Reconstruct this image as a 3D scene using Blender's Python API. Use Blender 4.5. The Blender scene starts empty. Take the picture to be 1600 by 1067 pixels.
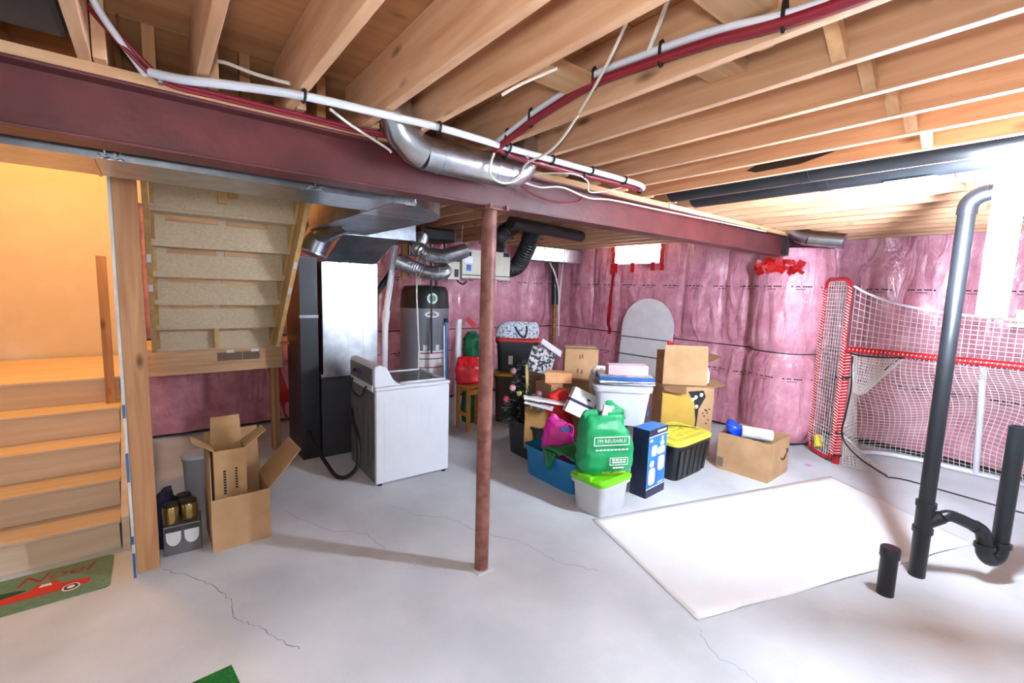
import bpy, math, random
from mathutils import Vector, Matrix, noise
S = bpy.context.scene
COL = S.collection
R = math.radians
random.seed(7)

# ------------------------------------------------------------------ camera
cam_d = bpy.data.cameras.new('camera')
cam_d.lens = 709.0 / 1600 * 36; cam_d.sensor_width = 36; cam_d.clip_start = 0.02
cam = bpy.data.objects.new('camera', cam_d); COL.objects.link(cam); S.camera = cam
def cam_matrix(yaw, pitch, roll, loc):
    f = Vector((math.sin(yaw), math.cos(yaw), 0)); r = Vector((math.cos(yaw), -math.sin(yaw), 0)); u = Vector((0, 0, 1))
    f2 = f * math.cos(pitch) - u * math.sin(pitch); u2 = u * math.cos(pitch) + f * math.sin(pitch)
    r3 = r * math.cos(roll) + u2 * math.sin(roll); u3 = u2 * math.cos(roll) - r * math.sin(roll)
    m = Matrix((r3, u3, -f2)).transposed().to_4x4(); m.translation = loc
    return m
cam.matrix_world = cam_matrix(0.6689, 0.11337, 0.02965, Vector((0, 0, 1.85)))

# ------------------------------------------------------------------ world, lights, exposure
w = bpy.data.worlds.new('world'); S.world = w; w.use_nodes = True
bg = w.node_tree.nodes['Background']; bg.inputs[0].default_value = (0.86, 0.94, 1, 1); bg.inputs[1].default_value = 0.38
def lamp(name, kind, loc, energy, color, size):
    d = bpy.data.lights.new(name, kind); d.energy = energy; d.color = color
    if kind == 'POINT': d.shadow_soft_size = size
    o = bpy.data.objects.new(name, d); COL.objects.link(o); o.location = loc
    return o
lamp('camera_flash', 'POINT', (-0.05, -0.06, 2.02), 40, (0.93, 0.97, 1.0), 0.07)
lamp('stairwell_bulb', 'POINT', (-0.75, 4.75, 3.35), 44, (1, 0.52, 0.17), 0.06)
SHOP_LIGHT = 340.0
WINDOW_LIGHT = 11.0
S.view_settings.view_transform = 'Standard'; S.view_settings.look = 'None'
S.view_settings.exposure = 1.08; S.view_settings.gamma = 1; S.view_settings.use_curve_mapping = False

# ------------------------------------------------------------------ materials
def lin(c):
    return tuple(((x / 255) / 12.92 if x / 255 <= 0.04045 else ((x / 255 + 0.055) / 1.055) ** 2.4) for x in c) + (1,)
MATS = {}
def base_mat(name):
    m = bpy.data.materials.new(name); m.use_nodes = True
    nt = m.node_tree; return m, nt, nt.nodes['Principled BSDF']
def M(name, c, rough=0.6, metal=0.0, var=0.10, scale=7.0, bump=0.0, bscale=60.0, stretch=(1, 1, 1), c2=None, trans=0.0, alpha=1.0, coat=0.0, lo=0.35, hi=0.65):
    if name in MATS: return MATS[name]
    m, nt, b = base_mat(name); N = nt.nodes; L = nt.links
    a = lin(c)
    if c2 is None:
        p = tuple(min(1, x * (1 - var)) for x in a[:3]) + (1,); q = tuple(min(1, x * (1 + var)) for x in a[:3]) + (1,)
    else: p = a; q = lin(c2)
    tc = N.new('ShaderNodeTexCoord'); mp = N.new('ShaderNodeMapping'); mp.inputs['Scale'].default_value = stretch
    L.new(tc.outputs['Object'], mp.inputs[0])
    nz = N.new('ShaderNodeTexNoise'); nz.inputs['Scale'].default_value = scale; nz.inputs['Detail'].default_value = 5
    L.new(mp.outputs[0], nz.inputs['Vector'])
    cr = N.new('ShaderNodeValToRGB'); cr.color_ramp.elements[0].position = lo; cr.color_ramp.elements[1].position = hi
    cr.color_ramp.elements[0].color = p; cr.color_ramp.elements[1].color = q
    L.new(nz.outputs[0], cr.inputs[0]); L.new(cr.outputs[0], b.inputs['Base Color'])
    b.inputs['Roughness'].default_value = rough; b.inputs['Metallic'].default_value = metal
    b.inputs['Transmission Weight'].default_value = trans; b.inputs['Alpha'].default_value = alpha
    b.inputs['Coat Weight'].default_value = coat; b.inputs['Coat Roughness'].default_value = 0.15
    if bump:
        n2 = N.new('ShaderNodeTexNoise'); n2.inputs['Scale'].default_value = bscale; n2.inputs['Detail'].default_value = 4
        L.new(mp.outputs[0], n2.inputs['Vector'])
        bp = N.new('ShaderNodeBump'); bp.inputs['Strength'].default_value = bump; bp.inputs['Distance'].default_value = 0.02
        L.new(n2.outputs[0], bp.inputs['Height']); L.new(bp.outputs[0], b.inputs['Normal'])
    MATS[name] = m; return m
def WOOD(name, c1, c2, axis=1, rough=0.7, knots=True, grain=9.0):
    if name in MATS: return MATS[name]
    m, nt, b = base_mat(name); N = nt.nodes; L = nt.links
    tc = N.new('ShaderNodeTexCoord'); mp = N.new('ShaderNodeMapping')
    sc = [grain * 2.2] * 3; sc[axis] = grain * 0.16; mp.inputs['Scale'].default_value = sc
    oi = N.new('ShaderNodeObjectInfo'); L.new(tc.outputs['Object'], mp.inputs[0])
    cx = N.new('ShaderNodeCombineXYZ'); ml = N.new('ShaderNodeMath'); ml.operation = 'MULTIPLY'; ml.inputs[1].default_value = 40
    L.new(oi.outputs['Random'], ml.inputs[0]); L.new(ml.outputs[0], cx.inputs[0]); L.new(ml.outputs[0], cx.inputs[1]); L.new(cx.outputs[0], mp.inputs['Location'])
    nz = N.new('ShaderNodeTexNoise'); nz.inputs['Scale'].default_value = 1; nz.inputs['Detail'].default_value = 6; nz.inputs['Distortion'].default_value = 0.6
    L.new(mp.outputs[0], nz.inputs['Vector'])
    cr = N.new('ShaderNodeValToRGB'); cr.color_ramp.elements[0].position = 0.3; cr.color_ramp.elements[1].position = 0.68
    cr.color_ramp.elements[0].color = lin(c1); cr.color_ramp.elements[1].color = lin(c2)
    L.new(nz.outputs[0], cr.inputs[0]); last = cr.outputs[0]
    if knots:
        m2 = N.new('ShaderNodeMapping'); s2 = [7.0] * 3; s2[axis] = 2.6; m2.inputs['Scale'].default_value = s2
        L.new(tc.outputs['Object'], m2.inputs[0]); L.new(cx.outputs[0], m2.inputs['Location'])
        vo = N.new('ShaderNodeTexVoronoi'); vo.inputs['Scale'].default_value = 0.8; L.new(m2.outputs[0], vo.inputs['Vector'])
        k = N.new('ShaderNodeValToRGB'); k.color_ramp.elements[0].position = 0.05; k.color_ramp.elements[1].position = 0.14
        k.color_ramp.elements[0].color = (1, 1, 1, 1); k.color_ramp.elements[1].color = (0, 0, 0, 1); L.new(vo.outputs['Distance'], k.inputs[0])
        mx = N.new('ShaderNodeMix'); mx.data_type = 'RGBA'; L.new(k.outputs[0], mx.inputs['Factor']); L.new(last, mx.inputs['A'])
        mx.inputs['B'].default_value = tuple(x * 0.35 for x in lin(c1)[:3]) + (1,); last = mx.outputs['Result']
    hs = N.new('ShaderNodeHueSaturation'); mr = N.new('ShaderNodeMapRange'); mr.inputs['To Min'].default_value = 0.78; mr.inputs['To Max'].default_value = 1.14
    L.new(oi.outputs['Random'], mr.inputs['Value']); L.new(mr.outputs[0], hs.inputs['Value']); L.new(last, hs.inputs['Color'])
    L.new(hs.outputs[0], b.inputs['Base Color']); b.inputs['Roughness'].default_value = rough
    bp = N.new('ShaderNodeBump'); bp.inputs['Strength'].default_value = 0.15; bp.inputs['Distance'].default_value = 0.01
    L.new(nz.outputs[0], bp.inputs['Height']); L.new(bp.outputs[0], b.inputs['Normal'])
    MATS[name] = m; return m
def EMIT(name, c, s):
    if name in MATS: return MATS[name]
    m, nt, b = base_mat(name); b.inputs['Base Color'].default_value = lin(c)
    nz = nt.nodes.new('ShaderNodeTexNoise'); nz.inputs['Scale'].default_value = 2
    mr = nt.nodes.new('ShaderNodeMapRange'); mr.inputs['To Min'].default_value = s * 0.95; mr.inputs['To Max'].default_value = s * 1.05
    nt.links.new(nz.outputs[0], mr.inputs['Value']); nt.links.new(mr.outputs[0], b.inputs['Emission Strength'])
    b.inputs['Emission Color'].default_value = lin(c)
    MATS[name] = m; return m

# ------------------------------------------------------------------ mesh builder
class MB:
    def __init__(self): self.v = []; self.f = []; self.mi = []; self.cur = 0
    def add(self, vs, fs):
        n = len(self.v); self.v += [tuple(p) for p in vs]
        for q in fs: self.f.append(tuple(i + n for i in q)); self.mi.append(self.cur)
        return self
    def box(self, x0, x1, y0, y1, z0, z1):
        return self.add([(x0, y0, z0), (x1, y0, z0), (x1, y1, z0), (x0, y1, z0), (x0, y0, z1), (x1, y0, z1), (x1, y1, z1), (x0, y1, z1)],
                        [(0, 3, 2, 1), (4, 5, 6, 7), (0, 1, 5, 4), (1, 2, 6, 5), (2, 3, 7, 6), (3, 0, 4, 7)])
    def slab(self, a, b, c, d, n, t):      # quad a b c d thickened by t along n
        a, b, c, d = map(Vector, (a, b, c, d)); n = Vector(n).normalized() * t
        return self.add([a, b, c, d, a + n, b + n, c + n, d + n], [(0, 3, 2, 1), (4, 5, 6, 7), (0, 1, 5, 4), (1, 2, 6, 5), (2, 3, 7, 6), (3, 0, 4, 7)])
    def bar(self, p, q, w, h, up=(0, 0, 1)):
        p = Vector(p); q = Vector(q); d = (q - p).normalized(); s = d.cross(Vector(up))
        if s.length < 1e-4: s = d.cross(Vector((1, 0, 0)))
        s.normalize(); u = s.cross(d); s *= w / 2; u *= h / 2
        return self.add([p - s - u, p + s - u, p + s + u, p - s + u, q - s - u, q + s - u, q + s + u, q - s + u],
                        [(0, 1, 2, 3), (7, 6, 5, 4), (0, 4, 5, 1), (1, 5, 6, 2), (2, 6, 7, 3), (3, 7, 4, 0)])
    def tube(self, path, r, n=8, closed=False, cap=True, radii=None):
        P = [Vector(p) for p in path]; m = len(P); vs = []; fs = []
        up = None
        for i in range(m):
            if closed: t = P[(i + 1) % m] - P[i - 1]
            else: t = P[min(i + 1, m - 1)] - P[max(i - 1, 0)]
            t.normalize()
            if up is None:
                up = t.cross(Vector((0, 0, 1)))
                if up.length < 0.05: up = t.cross(Vector((1, 0, 0)))
            up = (up - t * up.dot(t)).normalized(); b = t.cross(up)
            rr = radii[i] if radii else r
            for k in range(n):
                a = 2 * math.pi * k / n; vs.append(P[i] + (up * math.cos(a) + b * math.sin(a)) * rr)
        for i in range(m if closed else m - 1):
            j = (i + 1) % m
            for k in range(n): fs.append((i * n + k, i * n + (k + 1) % n, j * n + (k + 1) % n, j * n + k))
        if cap and not closed: fs.append(tuple(range(n - 1, -1, -1))); fs.append(tuple((m - 1) * n + k for k in range(n)))
        return self.add(vs, fs)
    def cyl(self, p, q, r, n=20, r2=None): return self.tube([p, q], r, n, radii=[r, r if r2 is None else r2])
    def lathe(self, prof, c=(0, 0, 0), n=28, cap0=True, cap1=True):
        vs = []; fs = []; m = len(prof)
        for r, z in prof:
            for k in range(n):
                a = 2 * math.pi * k / n; vs.append((c[0] + r * math.cos(a), c[1] + r * math.sin(a), c[2] + z))
        for i in range(m - 1):
            for k in range(n): fs.append((i * n + k, i * n + (k + 1) % n, (i + 1) * n + (k + 1) % n, (i + 1) * n + k))
        if cap0: fs.append(tuple(range(n - 1, -1, -1)))
        if cap1: fs.append(tuple((m - 1) * n + k for k in range(n)))
        return self.add(vs, fs)
    def loft(self, rings, n=32, e=2.0, amp=0.0, freq=6.0, seed=0, cap0=True, cap1=True):
        # rings: (z, rx, ry, cx, cy); superellipse exponent e; crumple noise
        if amp and len(rings) < 12:          # finer rings so that cloth can crumple
            fine = []
            for i in range(len(rings) - 1):
                for k in range(5): fine.append(tuple(a + (b - a) * k / 5 for a, b in zip(rings[i], rings[i + 1])))
            rings = fine + [rings[-1]]
        vs = []; fs = []; m = len(rings); sv = Vector((seed * 3.1, seed * 1.7, seed))
        for z, rx, ry, cx, cy in rings:
            for k in range(n):
                a = 2 * math.pi * k / n; c = math.cos(a); s = math.sin(a)
                x = math.copysign(abs(c) ** (2 / e), c) * rx; y = math.copysign(abs(s) ** (2 / e), s) * ry
                p = Vector((cx + x, cy + y, z))
                if amp: p += Vector((c, s, 0.3)) * (noise.noise(p * freq + sv) + 0.9 * (0.35 - abs(noise.noise(p * freq * 1.7 + sv))) + 0.4 * noise.noise(p * freq * 3.1 + sv)) * amp
                vs.append(p)
        for i in range(m - 1):
            for k in range(n): fs.append((i * n + k, i * n + (k + 1) % n, (i + 1) * n + (k + 1) % n, (i + 1) * n + k))
        if cap0: fs.append(tuple(range(n - 1, -1, -1)))
        if cap1: fs.append(tuple((m - 1) * n + k for k in range(n)))
        return self.add(vs, fs)
    def grid(self, fn, nu, nv):
        vs = [fn(i / nu, j / nv) for j in range(nv + 1) for i in range(nu + 1)]
        fs = [(j * (nu + 1) + i, j * (nu + 1) + i + 1, (j + 1) * (nu + 1) + i + 1, (j + 1) * (nu + 1) + i) for j in range(nv) for i in range(nu)]
        return self.add(vs, fs)
    def prism(self, pts, z0, z1):
        n = len(pts)
        return self.add([(x, y, z0) for x, y in pts] + [(x, y, z1) for x, y in pts],
                        [tuple(range(n - 1, -1, -1)), tuple(range(n, 2 * n))] + [(i, (i + 1) % n, n + (i + 1) % n, n + i) for i in range(n)])
    def xf(self, mat, start=0):
        self.v[start:] = [tuple(mat @ Vector(p)) for p in self.v[start:]]; return self
    def build(self, name, mat, parent=None, smooth=False, bevel=0.0, world=True, solid=0.0, weld=False):
        off = Vector((0, 0, 0))
        if world and parent is not None:
            p = parent
            while p is not None: off += p.location; p = p.parent
        top = world and parent is None
        if top and self.v:
            xs = [p[0] for p in self.v]; ys = [p[1] for p in self.v]; zs = [p[2] for p in self.v]
            off = Vector(((min(xs) + max(xs)) / 2, (min(ys) + max(ys)) / 2, min(zs)))
        me = bpy.data.meshes.new(name); me.from_pydata([(p[0] - off.x, p[1] - off.y, p[2] - off.z) for p in self.v], [], self.f)
        for m in (mat if isinstance(mat, (list, tuple)) else [mat]): me.materials.append(m)
        for i, pl in enumerate(me.polygons):
            pl.material_index = self.mi[i]; pl.use_smooth = smooth
        me.update()
        o = bpy.data.objects.new(name, me); COL.objects.link(o)
        if top: o.location = off
        if parent is not None: o.parent = parent
        if solid:
            d = o.modifiers.new('solid', 'SOLIDIFY'); d.thickness = solid; d.offset = 0
        if bevel:
            d = o.modifiers.new('bevel', 'BEVEL'); d.width = bevel; d.segments = 2; d.limit_method = 'ANGLE'
        if smooth:
            try: me.set_sharp_from_angle(angle=R(40))
            except Exception: pass
        return o
def tag(o, label, cat=None, group=None):
    o['label'] = label
    if cat: o['category'] = cat
    if group: o['group'] = group
    return o
def thing(name, label, cat, loc=(0, 0, 0), rotz=0.0, group=None):
    o = bpy.data.objects.new(name, None); COL.objects.link(o); o.location = loc; o.rotation_euler = (0, 0, rotz)
    o.empty_display_size = 0.05
    return tag(o, label, cat, group)
def struct(o): o['kind'] = 'structure'; return o
def stuff(o): o['kind'] = 'stuff'; return o
def smooth_path(pts, sub=6):
    P = [Vector(p) for p in pts]; out = []
    for i in range(len(P) - 1):
        p0 = P[max(i - 1, 0)]; p1 = P[i]; p2 = P[i + 1]; p3 = P[min(i + 2, len(P) - 1)]
        for k in range(sub):
            t = k / sub
            out.append(0.5 * ((2 * p1) + (p2 - p0) * t + (2 * p0 - 5 * p1 + 4 * p2 - p3) * t * t + (3 * p1 - p0 - 3 * p2 + p3) * t ** 3))
    out.append(P[-1]); return out
def text_mesh(txt, size, align='CENTER'):
    cu = bpy.data.curves.new('lettering', 'FONT'); cu.body = txt; cu.size = size; cu.align_x = align; cu.align_y = 'CENTER'; cu.resolution_u = 2
    ob = bpy.data.objects.new('lettering', cu); COL.objects.link(ob)
    me = bpy.data.meshes.new_from_object(ob.evaluated_get(bpy.context.evaluated_depsgraph_get()))
    vs = [tuple(v.co) for v in me.vertices]; fs = [tuple(p.vertices) for p in me.polygons]
    bpy.data.objects.remove(ob); bpy.data.curves.remove(cu); bpy.data.meshes.remove(me)
    return vs, fs

# ------------------------------------------------------------------ palette
m_conc = M('concrete', (190, 195, 200), 0.8, c2=(216, 220, 226), scale=1.3, bump=0.12, bscale=40)
m_found = M('foundation', (58, 56, 58), 0.9)
m_ins = None
m_joist = WOOD('joist_wood', (190, 142, 106), (216, 174, 138), 1)
m_joistx = WOOD('header_wood', (192, 144, 102), (218, 178, 134), 0)
m_stud = WOOD('stud_wood', (158, 108, 70), (192, 144, 100), 2)
m_stair = WOOD('stair_wood', (208, 184, 156), (226, 204, 178), 0, knots=False)
m_pine = WOOD('yellow_pine', (188, 150, 92), (212, 176, 116), 2)
m_osb = M('particle_board', (198, 178, 146), 0.85, c2=(208, 190, 160), scale=60, lo=0.4, hi=0.6)
m_ply = WOOD('plywood', (168, 112, 70), (198, 146, 98), 0, grain=5.0)
m_steel = M('red_primer', (80, 32, 34), 0.45, c2=(100, 44, 45), scale=5, bump=0.1, bscale=30)
m_colsteel = M('column_primer', (112, 62, 52), 0.5, c2=(146, 96, 82), scale=14, bump=0.15, bscale=50)
m_galv = M('galvanised', (178, 182, 190), 0.28, 1.0, c2=(206, 208, 214), scale=9, bump=0.05, bscale=12)
m_galvd = M('dull_galvanised', (120, 124, 132), 0.35, 1.0, c2=(150, 152, 160), scale=6)
m_abs = M('black_abs', (24, 26, 30), 0.38, var=0.2)
m_white = M('white_plastic', (226, 228, 232), 0.45, var=0.04)
m_wire = M('white_cable', (226, 222, 212), 0.5, var=0.04)
m_pexw = M('white_pex', (214, 220, 232), 0.35, var=0.04)
m_pexr = M('red_pex', (126, 26, 42), 0.35, var=0.1)
m_black = M('black_plastic', (20, 20, 22), 0.5, var=0.15)
m_card = M('cardboard', (176, 138, 98), 0.85, c2=(192, 156, 116), scale=4)
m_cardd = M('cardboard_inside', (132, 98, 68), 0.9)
m_redtape = M('red_sheathing_tape', (178, 22, 24), 0.35, var=0.15)
m_red = M('red_metal', (188, 22, 34), 0.4, var=0.12)
# ================================================================== structure
def mat_ins():
    m, nt, b = base_mat('pink_insulation'); N = nt.nodes; L = nt.links
    tc = N.new('ShaderNodeTexCoord')
    nz = N.new('ShaderNodeTexNoise'); nz.inputs['Scale'].default_value = 5; nz.inputs['Detail'].default_value = 7; nz.inputs['Roughness'].default_value = 0.65
    L.new(tc.outputs['Object'], nz.inputs['Vector'])
    cr = N.new('ShaderNodeValToRGB'); e = cr.color_ramp.elements
    e[0].position = 0.3; e[0].color = lin((184, 110, 132)); e[1].position = 0.62; e[1].color = lin((214, 152, 168))
    x = e.new(0.78); x.color = lin((234, 196, 204))
    L.new(nz.outputs[0], cr.inputs[0]); L.new(cr.outputs[0], b.inputs['Base Color'])
    b.inputs['Roughness'].default_value = 0.5; b.inputs['Coat Weight'].default_value = 0.8; b.inputs['Coat Roughness'].default_value = 0.12
    mp = N.new('ShaderNodeMapping'); mp.inputs['Scale'].default_value = (3.6, 3.6, 1.3); L.new(tc.outputs['Object'], mp.inputs[0])
    n2 = N.new('ShaderNodeTexNoise'); n2.inputs['Scale'].default_value = 1.6; n2.inputs['Detail'].default_value = 5; n2.inputs['Distortion'].default_value = 1.2
    L.new(mp.outputs[0], n2.inputs['Vector'])
    bp = N.new('ShaderNodeBump'); bp.inputs['Strength'].default_value = 0.75; bp.inputs['Distance'].default_value = 0.07
    L.new(n2.outputs[0], bp.inputs['Height']); L.new(bp.outputs[0], b.inputs['Normal']); L.new(bp.outputs[0], b.inputs['Coat Normal'])
    return m
m_ins = mat_ins()
m_print = M('black_print', (28, 24, 30), 0.6)
ZS = 1.17
def ins_disp(u, z, seed):
    b = abs(math.sin(math.pi * u / 0.61)) ** 0.6
    k = 1 - math.exp(-((z - ZS) / 0.10) ** 2)
    ends = min(1, max(0, (z - 0.02) / 0.18)) ** 0.5
    d = 0.055 * b * k * ends + 0.02 * k
    d += 0.028 * noise.noise(Vector((u * 2.3, z * 1.4, seed))) * k
    d += 0.02 * noise.noise(Vector((u * 9, z * 1.8 + 0.6 * math.sin(u * 5), seed + 9))) * (0.4 + k)
    return d
def ins_wall(name, p0, du, length, n, z0, z1, seed, rows=(1.98, 0.82), thick=True):
    p0 = Vector(p0); du = Vector(du); n = Vector(n)
    def pt(u, z, extra=0): return p0 + du * u + n * (ins_disp(u, z, seed) + extra) + Vector((0, 0, z))
    nu = max(4, int(length / 0.035)); nv = 66
    o = MB().grid(lambda a, b: pt(a * length, z0 + b * (z1 - z0)), nu, nv).build(name, m_ins, smooth=True)
    struct(o)
    f = MB(); q = p0 - n * 0.06; e = q + du * length
    f.slab((q.x, q.y, 0), (e.x, e.y, 0), (e.x, e.y, 2.84), (q.x, q.y, 2.84), -n, 0.12); f.build('foundation', m_found, o)
    MB().tube([pt(length * i / 60, ZS, 0.004) for i in range(61)], 0.008, 5).build('strap', m_black, o)
    pr = MB()
    for row in rows:
        u = 0.12
        while u < length - 0.3:
            for k in range(9):
                if k in (3, 6): continue
                a = u + 0.03 + k * 0.021; pr.add([pt(a, row, .005), pt(a + .019, row, .005), pt(a + .019, row + .016, .005), pt(a, row + .016, .005)], [(0, 1, 2, 3)])
            for k in range(5):
                a = u + 0.06 + k * 0.022; pr.add([pt(a, row - .03, .005), pt(a + .018, row - .03, .005), pt(a + .018, row - .021, .005), pt(a, row - .021, .005)], [(0, 1, 2, 3)])
            for a in (u, u + 0.235):
                c = [pt(a + .011 * math.cos(t * math.pi / 4), row + .004 + .011 * math.sin(t * math.pi / 4), .005) for t in range(8)]
                pr.add(c, [tuple(range(8))])
            u += 0.40
    tag(pr.build('printed_mark', m_print, o), 'rows of small black print on the vapour barrier')
    return o, pt

floor = struct(MB().box(-2.6, 7.4, -2.6, 6.9, -0.12, 0).build('floor', m_conc))
def ribbon(name, pts, wdt, mat, parent, z=0.0015, jit=0.012, seed=1, sub=7):
    P = smooth_path([(x, y, z) for x, y in pts], sub); rnd = random.Random(seed); mb = MB(); vs = []
    for i, p in enumerate(P):
        t = (P[min(i + 1, len(P) - 1)] - P[max(i - 1, 0)]).normalized(); s = Vector((-t.y, t.x, 0))
        c = p + s * rnd.uniform(-jit, jit); h = wdt * rnd.uniform(0.5, 1.2) / 2
        vs += [c - s * h, c + s * h]
    mb.add(vs, [(2 * i, 2 * i + 2, 2 * i + 3, 2 * i + 1) for i in range(len(P) - 1)])
    return mb.build(name, mat, parent)
m_crack = M('floor_crack_grey', (150, 150, 150), 0.9)
ribbon('crack', [(-0.03, 3.5), (0.10, 3.30), (0.2, 3.12), (0.27, 2.9), (0.26, 2.74), (0.34, 2.63), (0.40, 2.5), (0.5, 2.3)], 0.006, m_crack, floor, seed=3)
ribbon('crack', [(1.5, 3.5), (1.62, 3.2), (1.8, 3.0), (1.86, 2.75), (2.05, 2.4), (2.1, 2.1), (2.25, 1.85)], 0.0045, m_crack, floor, seed=4)
ribbon('crack', [(0.75, 3.9), (0.95, 3.4), (1.15, 3.2), (1.2, 2.9)], 0.004, m_crack, floor, seed=5)
ribbon('crack', [(2.3, 1.15), (2.2, 1.0), (2.22, 0.85), (2.1, 0.7)], 0.004, m_crack, floor, seed=6)

wall_back, pt_back = ins_wall('wall_back', (-0.12, 6.55, 0), (1, 0, 0), 6.5, (0, -1, 0), 0.05, 2.66, 1.0)
wall_window, pt_win = ins_wall('wall_window', (6.35, 2.6, 0), (0, 1, 0), 4.0, (-1, 0, 0), 0.05, 2.7, 5.0)
wall_right, pt_right = ins_wall('wall_right', (7.1, -2.2, 0), (0, 1, 0), 5.2, (-1, 0, 0), 0.09, 2.7, 8.0)
# pilaster that carries the beam
def pil(u, z, extra=0.0):
    a = R(-128) + u * R(256)
    d = 0.03 * noise.noise(Vector((u * 6, z * 1.6, 3))) + 0.016 * noise.noise(Vector((u * 22, z * 2.2, 7))) - 0.05 * math.exp(-((z - ZS) / 0.07) ** 2) + 0.0
    if z < 0.2: d -= 0.10 * (1 - (z / 0.2)) ** 1.5
    if z > 2.2: d -= 0.06 * (z - 2.2) / 0.3
    d += extra
    return Vector((6.5 - (0.52 + d) * math.cos(a), 2.4 + (0.46 + d) * math.sin(a), z))
wall_pil = struct(MB().grid(lambda a, b: pil(1 - a, 0.05 + b * 2.4), 90, 70).build('wall_pilaster', m_ins, smooth=True))
MB().box(6.3, 7.05, 2.2, 2.6, 0, 2.35).build('foundation', m_found, wall_pil)
MB().grid(lambda a, b: (lambda p: Vector((6.5, 2.4, 2.48)) + (p - Vector((6.5, 2.4, 2.45))) * b)(pil(1 - a, 2.45)), 60, 5).build('top_cap', m_ins, wall_pil, smooth=True)
MB().tube([pil(0.03 + 0.94 * i / 40, ZS, 0.004) for i in range(41)], 0.008, 5).build('strap', m_black, wall_pil)
pr = MB()
for row in (1.98, 0.86):
    for s in range(5):
        u0 = 0.17 + s * 0.15
        for k in range(9):
            if k in (4, 7): continue
            a = u0 + k * 0.0115; pr.add([pil(a, row, .005), pil(a + .01, row, .005), pil(a + .01, row + .016, .005), pil(a, row + .016, .005)], [(3, 2, 1, 0)])
        for k in range(4):
            a = u0 + .03 + k * 0.012; pr.add([pil(a, row - .03, .005), pil(a + .01, row - .03, .005), pil(a + .01, row - .021, .005), pil(a, row - .021, .005)], [(3, 2, 1, 0)])
tag(pr.build('printed_mark', m_print, wall_pil), 'rows of small black print on the vapour barrier')
rnd = random.Random(5); mb = MB()
for k in range(46):
    u = 0.40 + rnd.uniform(-0.02, 0.24); z = 2.20 + rnd.uniform(-0.02, 0.13) - abs(u - 0.52) * 0.25
    c = pil(u, z, 0.02 + rnd.uniform(0, 0.025)); a = rnd.uniform(0, 6.28); s = rnd.uniform(0.025, 0.05)
    d1 = Vector((rnd.uniform(-.5, .5), math.cos(a), math.sin(a))) * s; d2 = Vector((rnd.uniform(-.6, .3), -math.sin(a), math.cos(a))) * s * 0.7
    mb.add([c - d1 - d2, c + d1 - d2, c + d1 + d2, c - d1 + d2], [(0, 1, 2, 3)])
tag(mb.build('sheathing_tape_patch', m_redtape, wall_pil, solid=0.002), 'crumpled red sheathing tape sealing the beam pocket')
# vertical tape seam on the window wall
mb = MB(); vs = []
for i in range(30):
    z = 1.12 + 1.5 * i / 29; yy = 5.24 - 0.09 * i / 29
    for s in (-0.035, 0.035): vs.append(pt_win(yy + s - 2.6, z, 0.006))
mb.add(vs, [(2 * i, 2 * i + 1, 2 * i + 3, 2 * i + 2) for i in range(29)]); mb.build('seam_tape', m_redtape, wall_window)
mb = MB(); vs = []
for i in range(30):
    z = 0.06 + 1.0 * i / 29; xx = 1.38 - 0.28 * i / 29
    for s in (-0.07, 0.07): vs.append(pt_back(xx + s + 0.12, z, 0.006))
mb.add(vs, [(2 * i, 2 * i + 1, 2 * i + 3, 2 * i + 2) for i in range(29)]); mb.build('seam_tape', m_redtape, wall_back)

# window
win = struct(MB().box(6.24, 6.3, 4.2, 5.13, 2.33, 2.7).build('window_1', m_white))
for y0, y1 in ((4.23, 4.60), (4.63, 5.10)):
    MB().box(6.225, 6.239, y0, y1, 2.36, 2.68).build('pane', EMIT('daylight_pane', (236, 244, 255), WINDOW_LIGHT), win)
mb = MB(); rnd = random.Random(2)
for a, b in (((5.15, 2.7), (5.15, 2.22)), ((4.19, 2.66), (4.19, 2.28))):
    for k in range(6):
        t = k / 5; y = a[0] + rnd.uniform(-.015, .015); z = a[1] + (b[1] - a[1]) * t
        mb.box(6.222, 6.228, y - 0.035, y + 0.035, z - 0.06, z + 0.03)
for y in (5.06, 4.72, 4.33): mb.box(6.2, 6.21, y - 0.035, y + 0.035, 2.16 + rnd.uniform(0, .08), 2.35)
mb.build('window_tape', m_redtape, win)

# ceiling: plywood sheets on joists
JX = [-1.45, -1.12, -0.8, -0.47, -0.15, 0.18, 0.50, 0.83, 1.06, 1.476, 1.785, 2.11, 2.43, 2.73, 3.05, 3.37, 3.69, 4.01, 4.33, 4.65, 4.97, 5.29, 5.61, 5.93]
ceil = struct(MB().box(-2.6, 7.4, -2.6, 3.72, 2.864, 2.93).build('ceiling', m_ply))
MB().box(1.17, 7.4, 3.72, 6.9, 2.864, 2.93).build('upper_subfloor', m_ply, ceil)
def joist_mesh(y0, y1):
    mb = MB(); n = 12
    mb.box(-0.019, 0.019, y0, y1, 0, 0.24)
    return mb
j1 = joist_mesh(-2.5, 2.45).build('joist', m_joist, ceil, world=False, bevel=0.003)
j1.location = Vector((JX[0], 0, 2.60)) - ceil.location
for x in JX[1:] + [6.25, 6.57, 6.89]:
    o = j1.copy(); COL.objects.link(o); o.parent = ceil; o.location = Vector((x, 0, 2.60)) - ceil.location
j2 = None
for x in JX:
    if x < 1.15 or x > 6.0: continue
    if j2 is None:
        j2 = joist_mesh(2.2, 6.6).build('joist', m_joist, ceil, world=False, bevel=0.003); o = j2
    else: o = j2.copy(); COL.objects.link(o); o.parent = ceil
    o.location = Vector((x + 0.042, 0, 2.60)) - ceil.location
j3 = None
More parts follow.
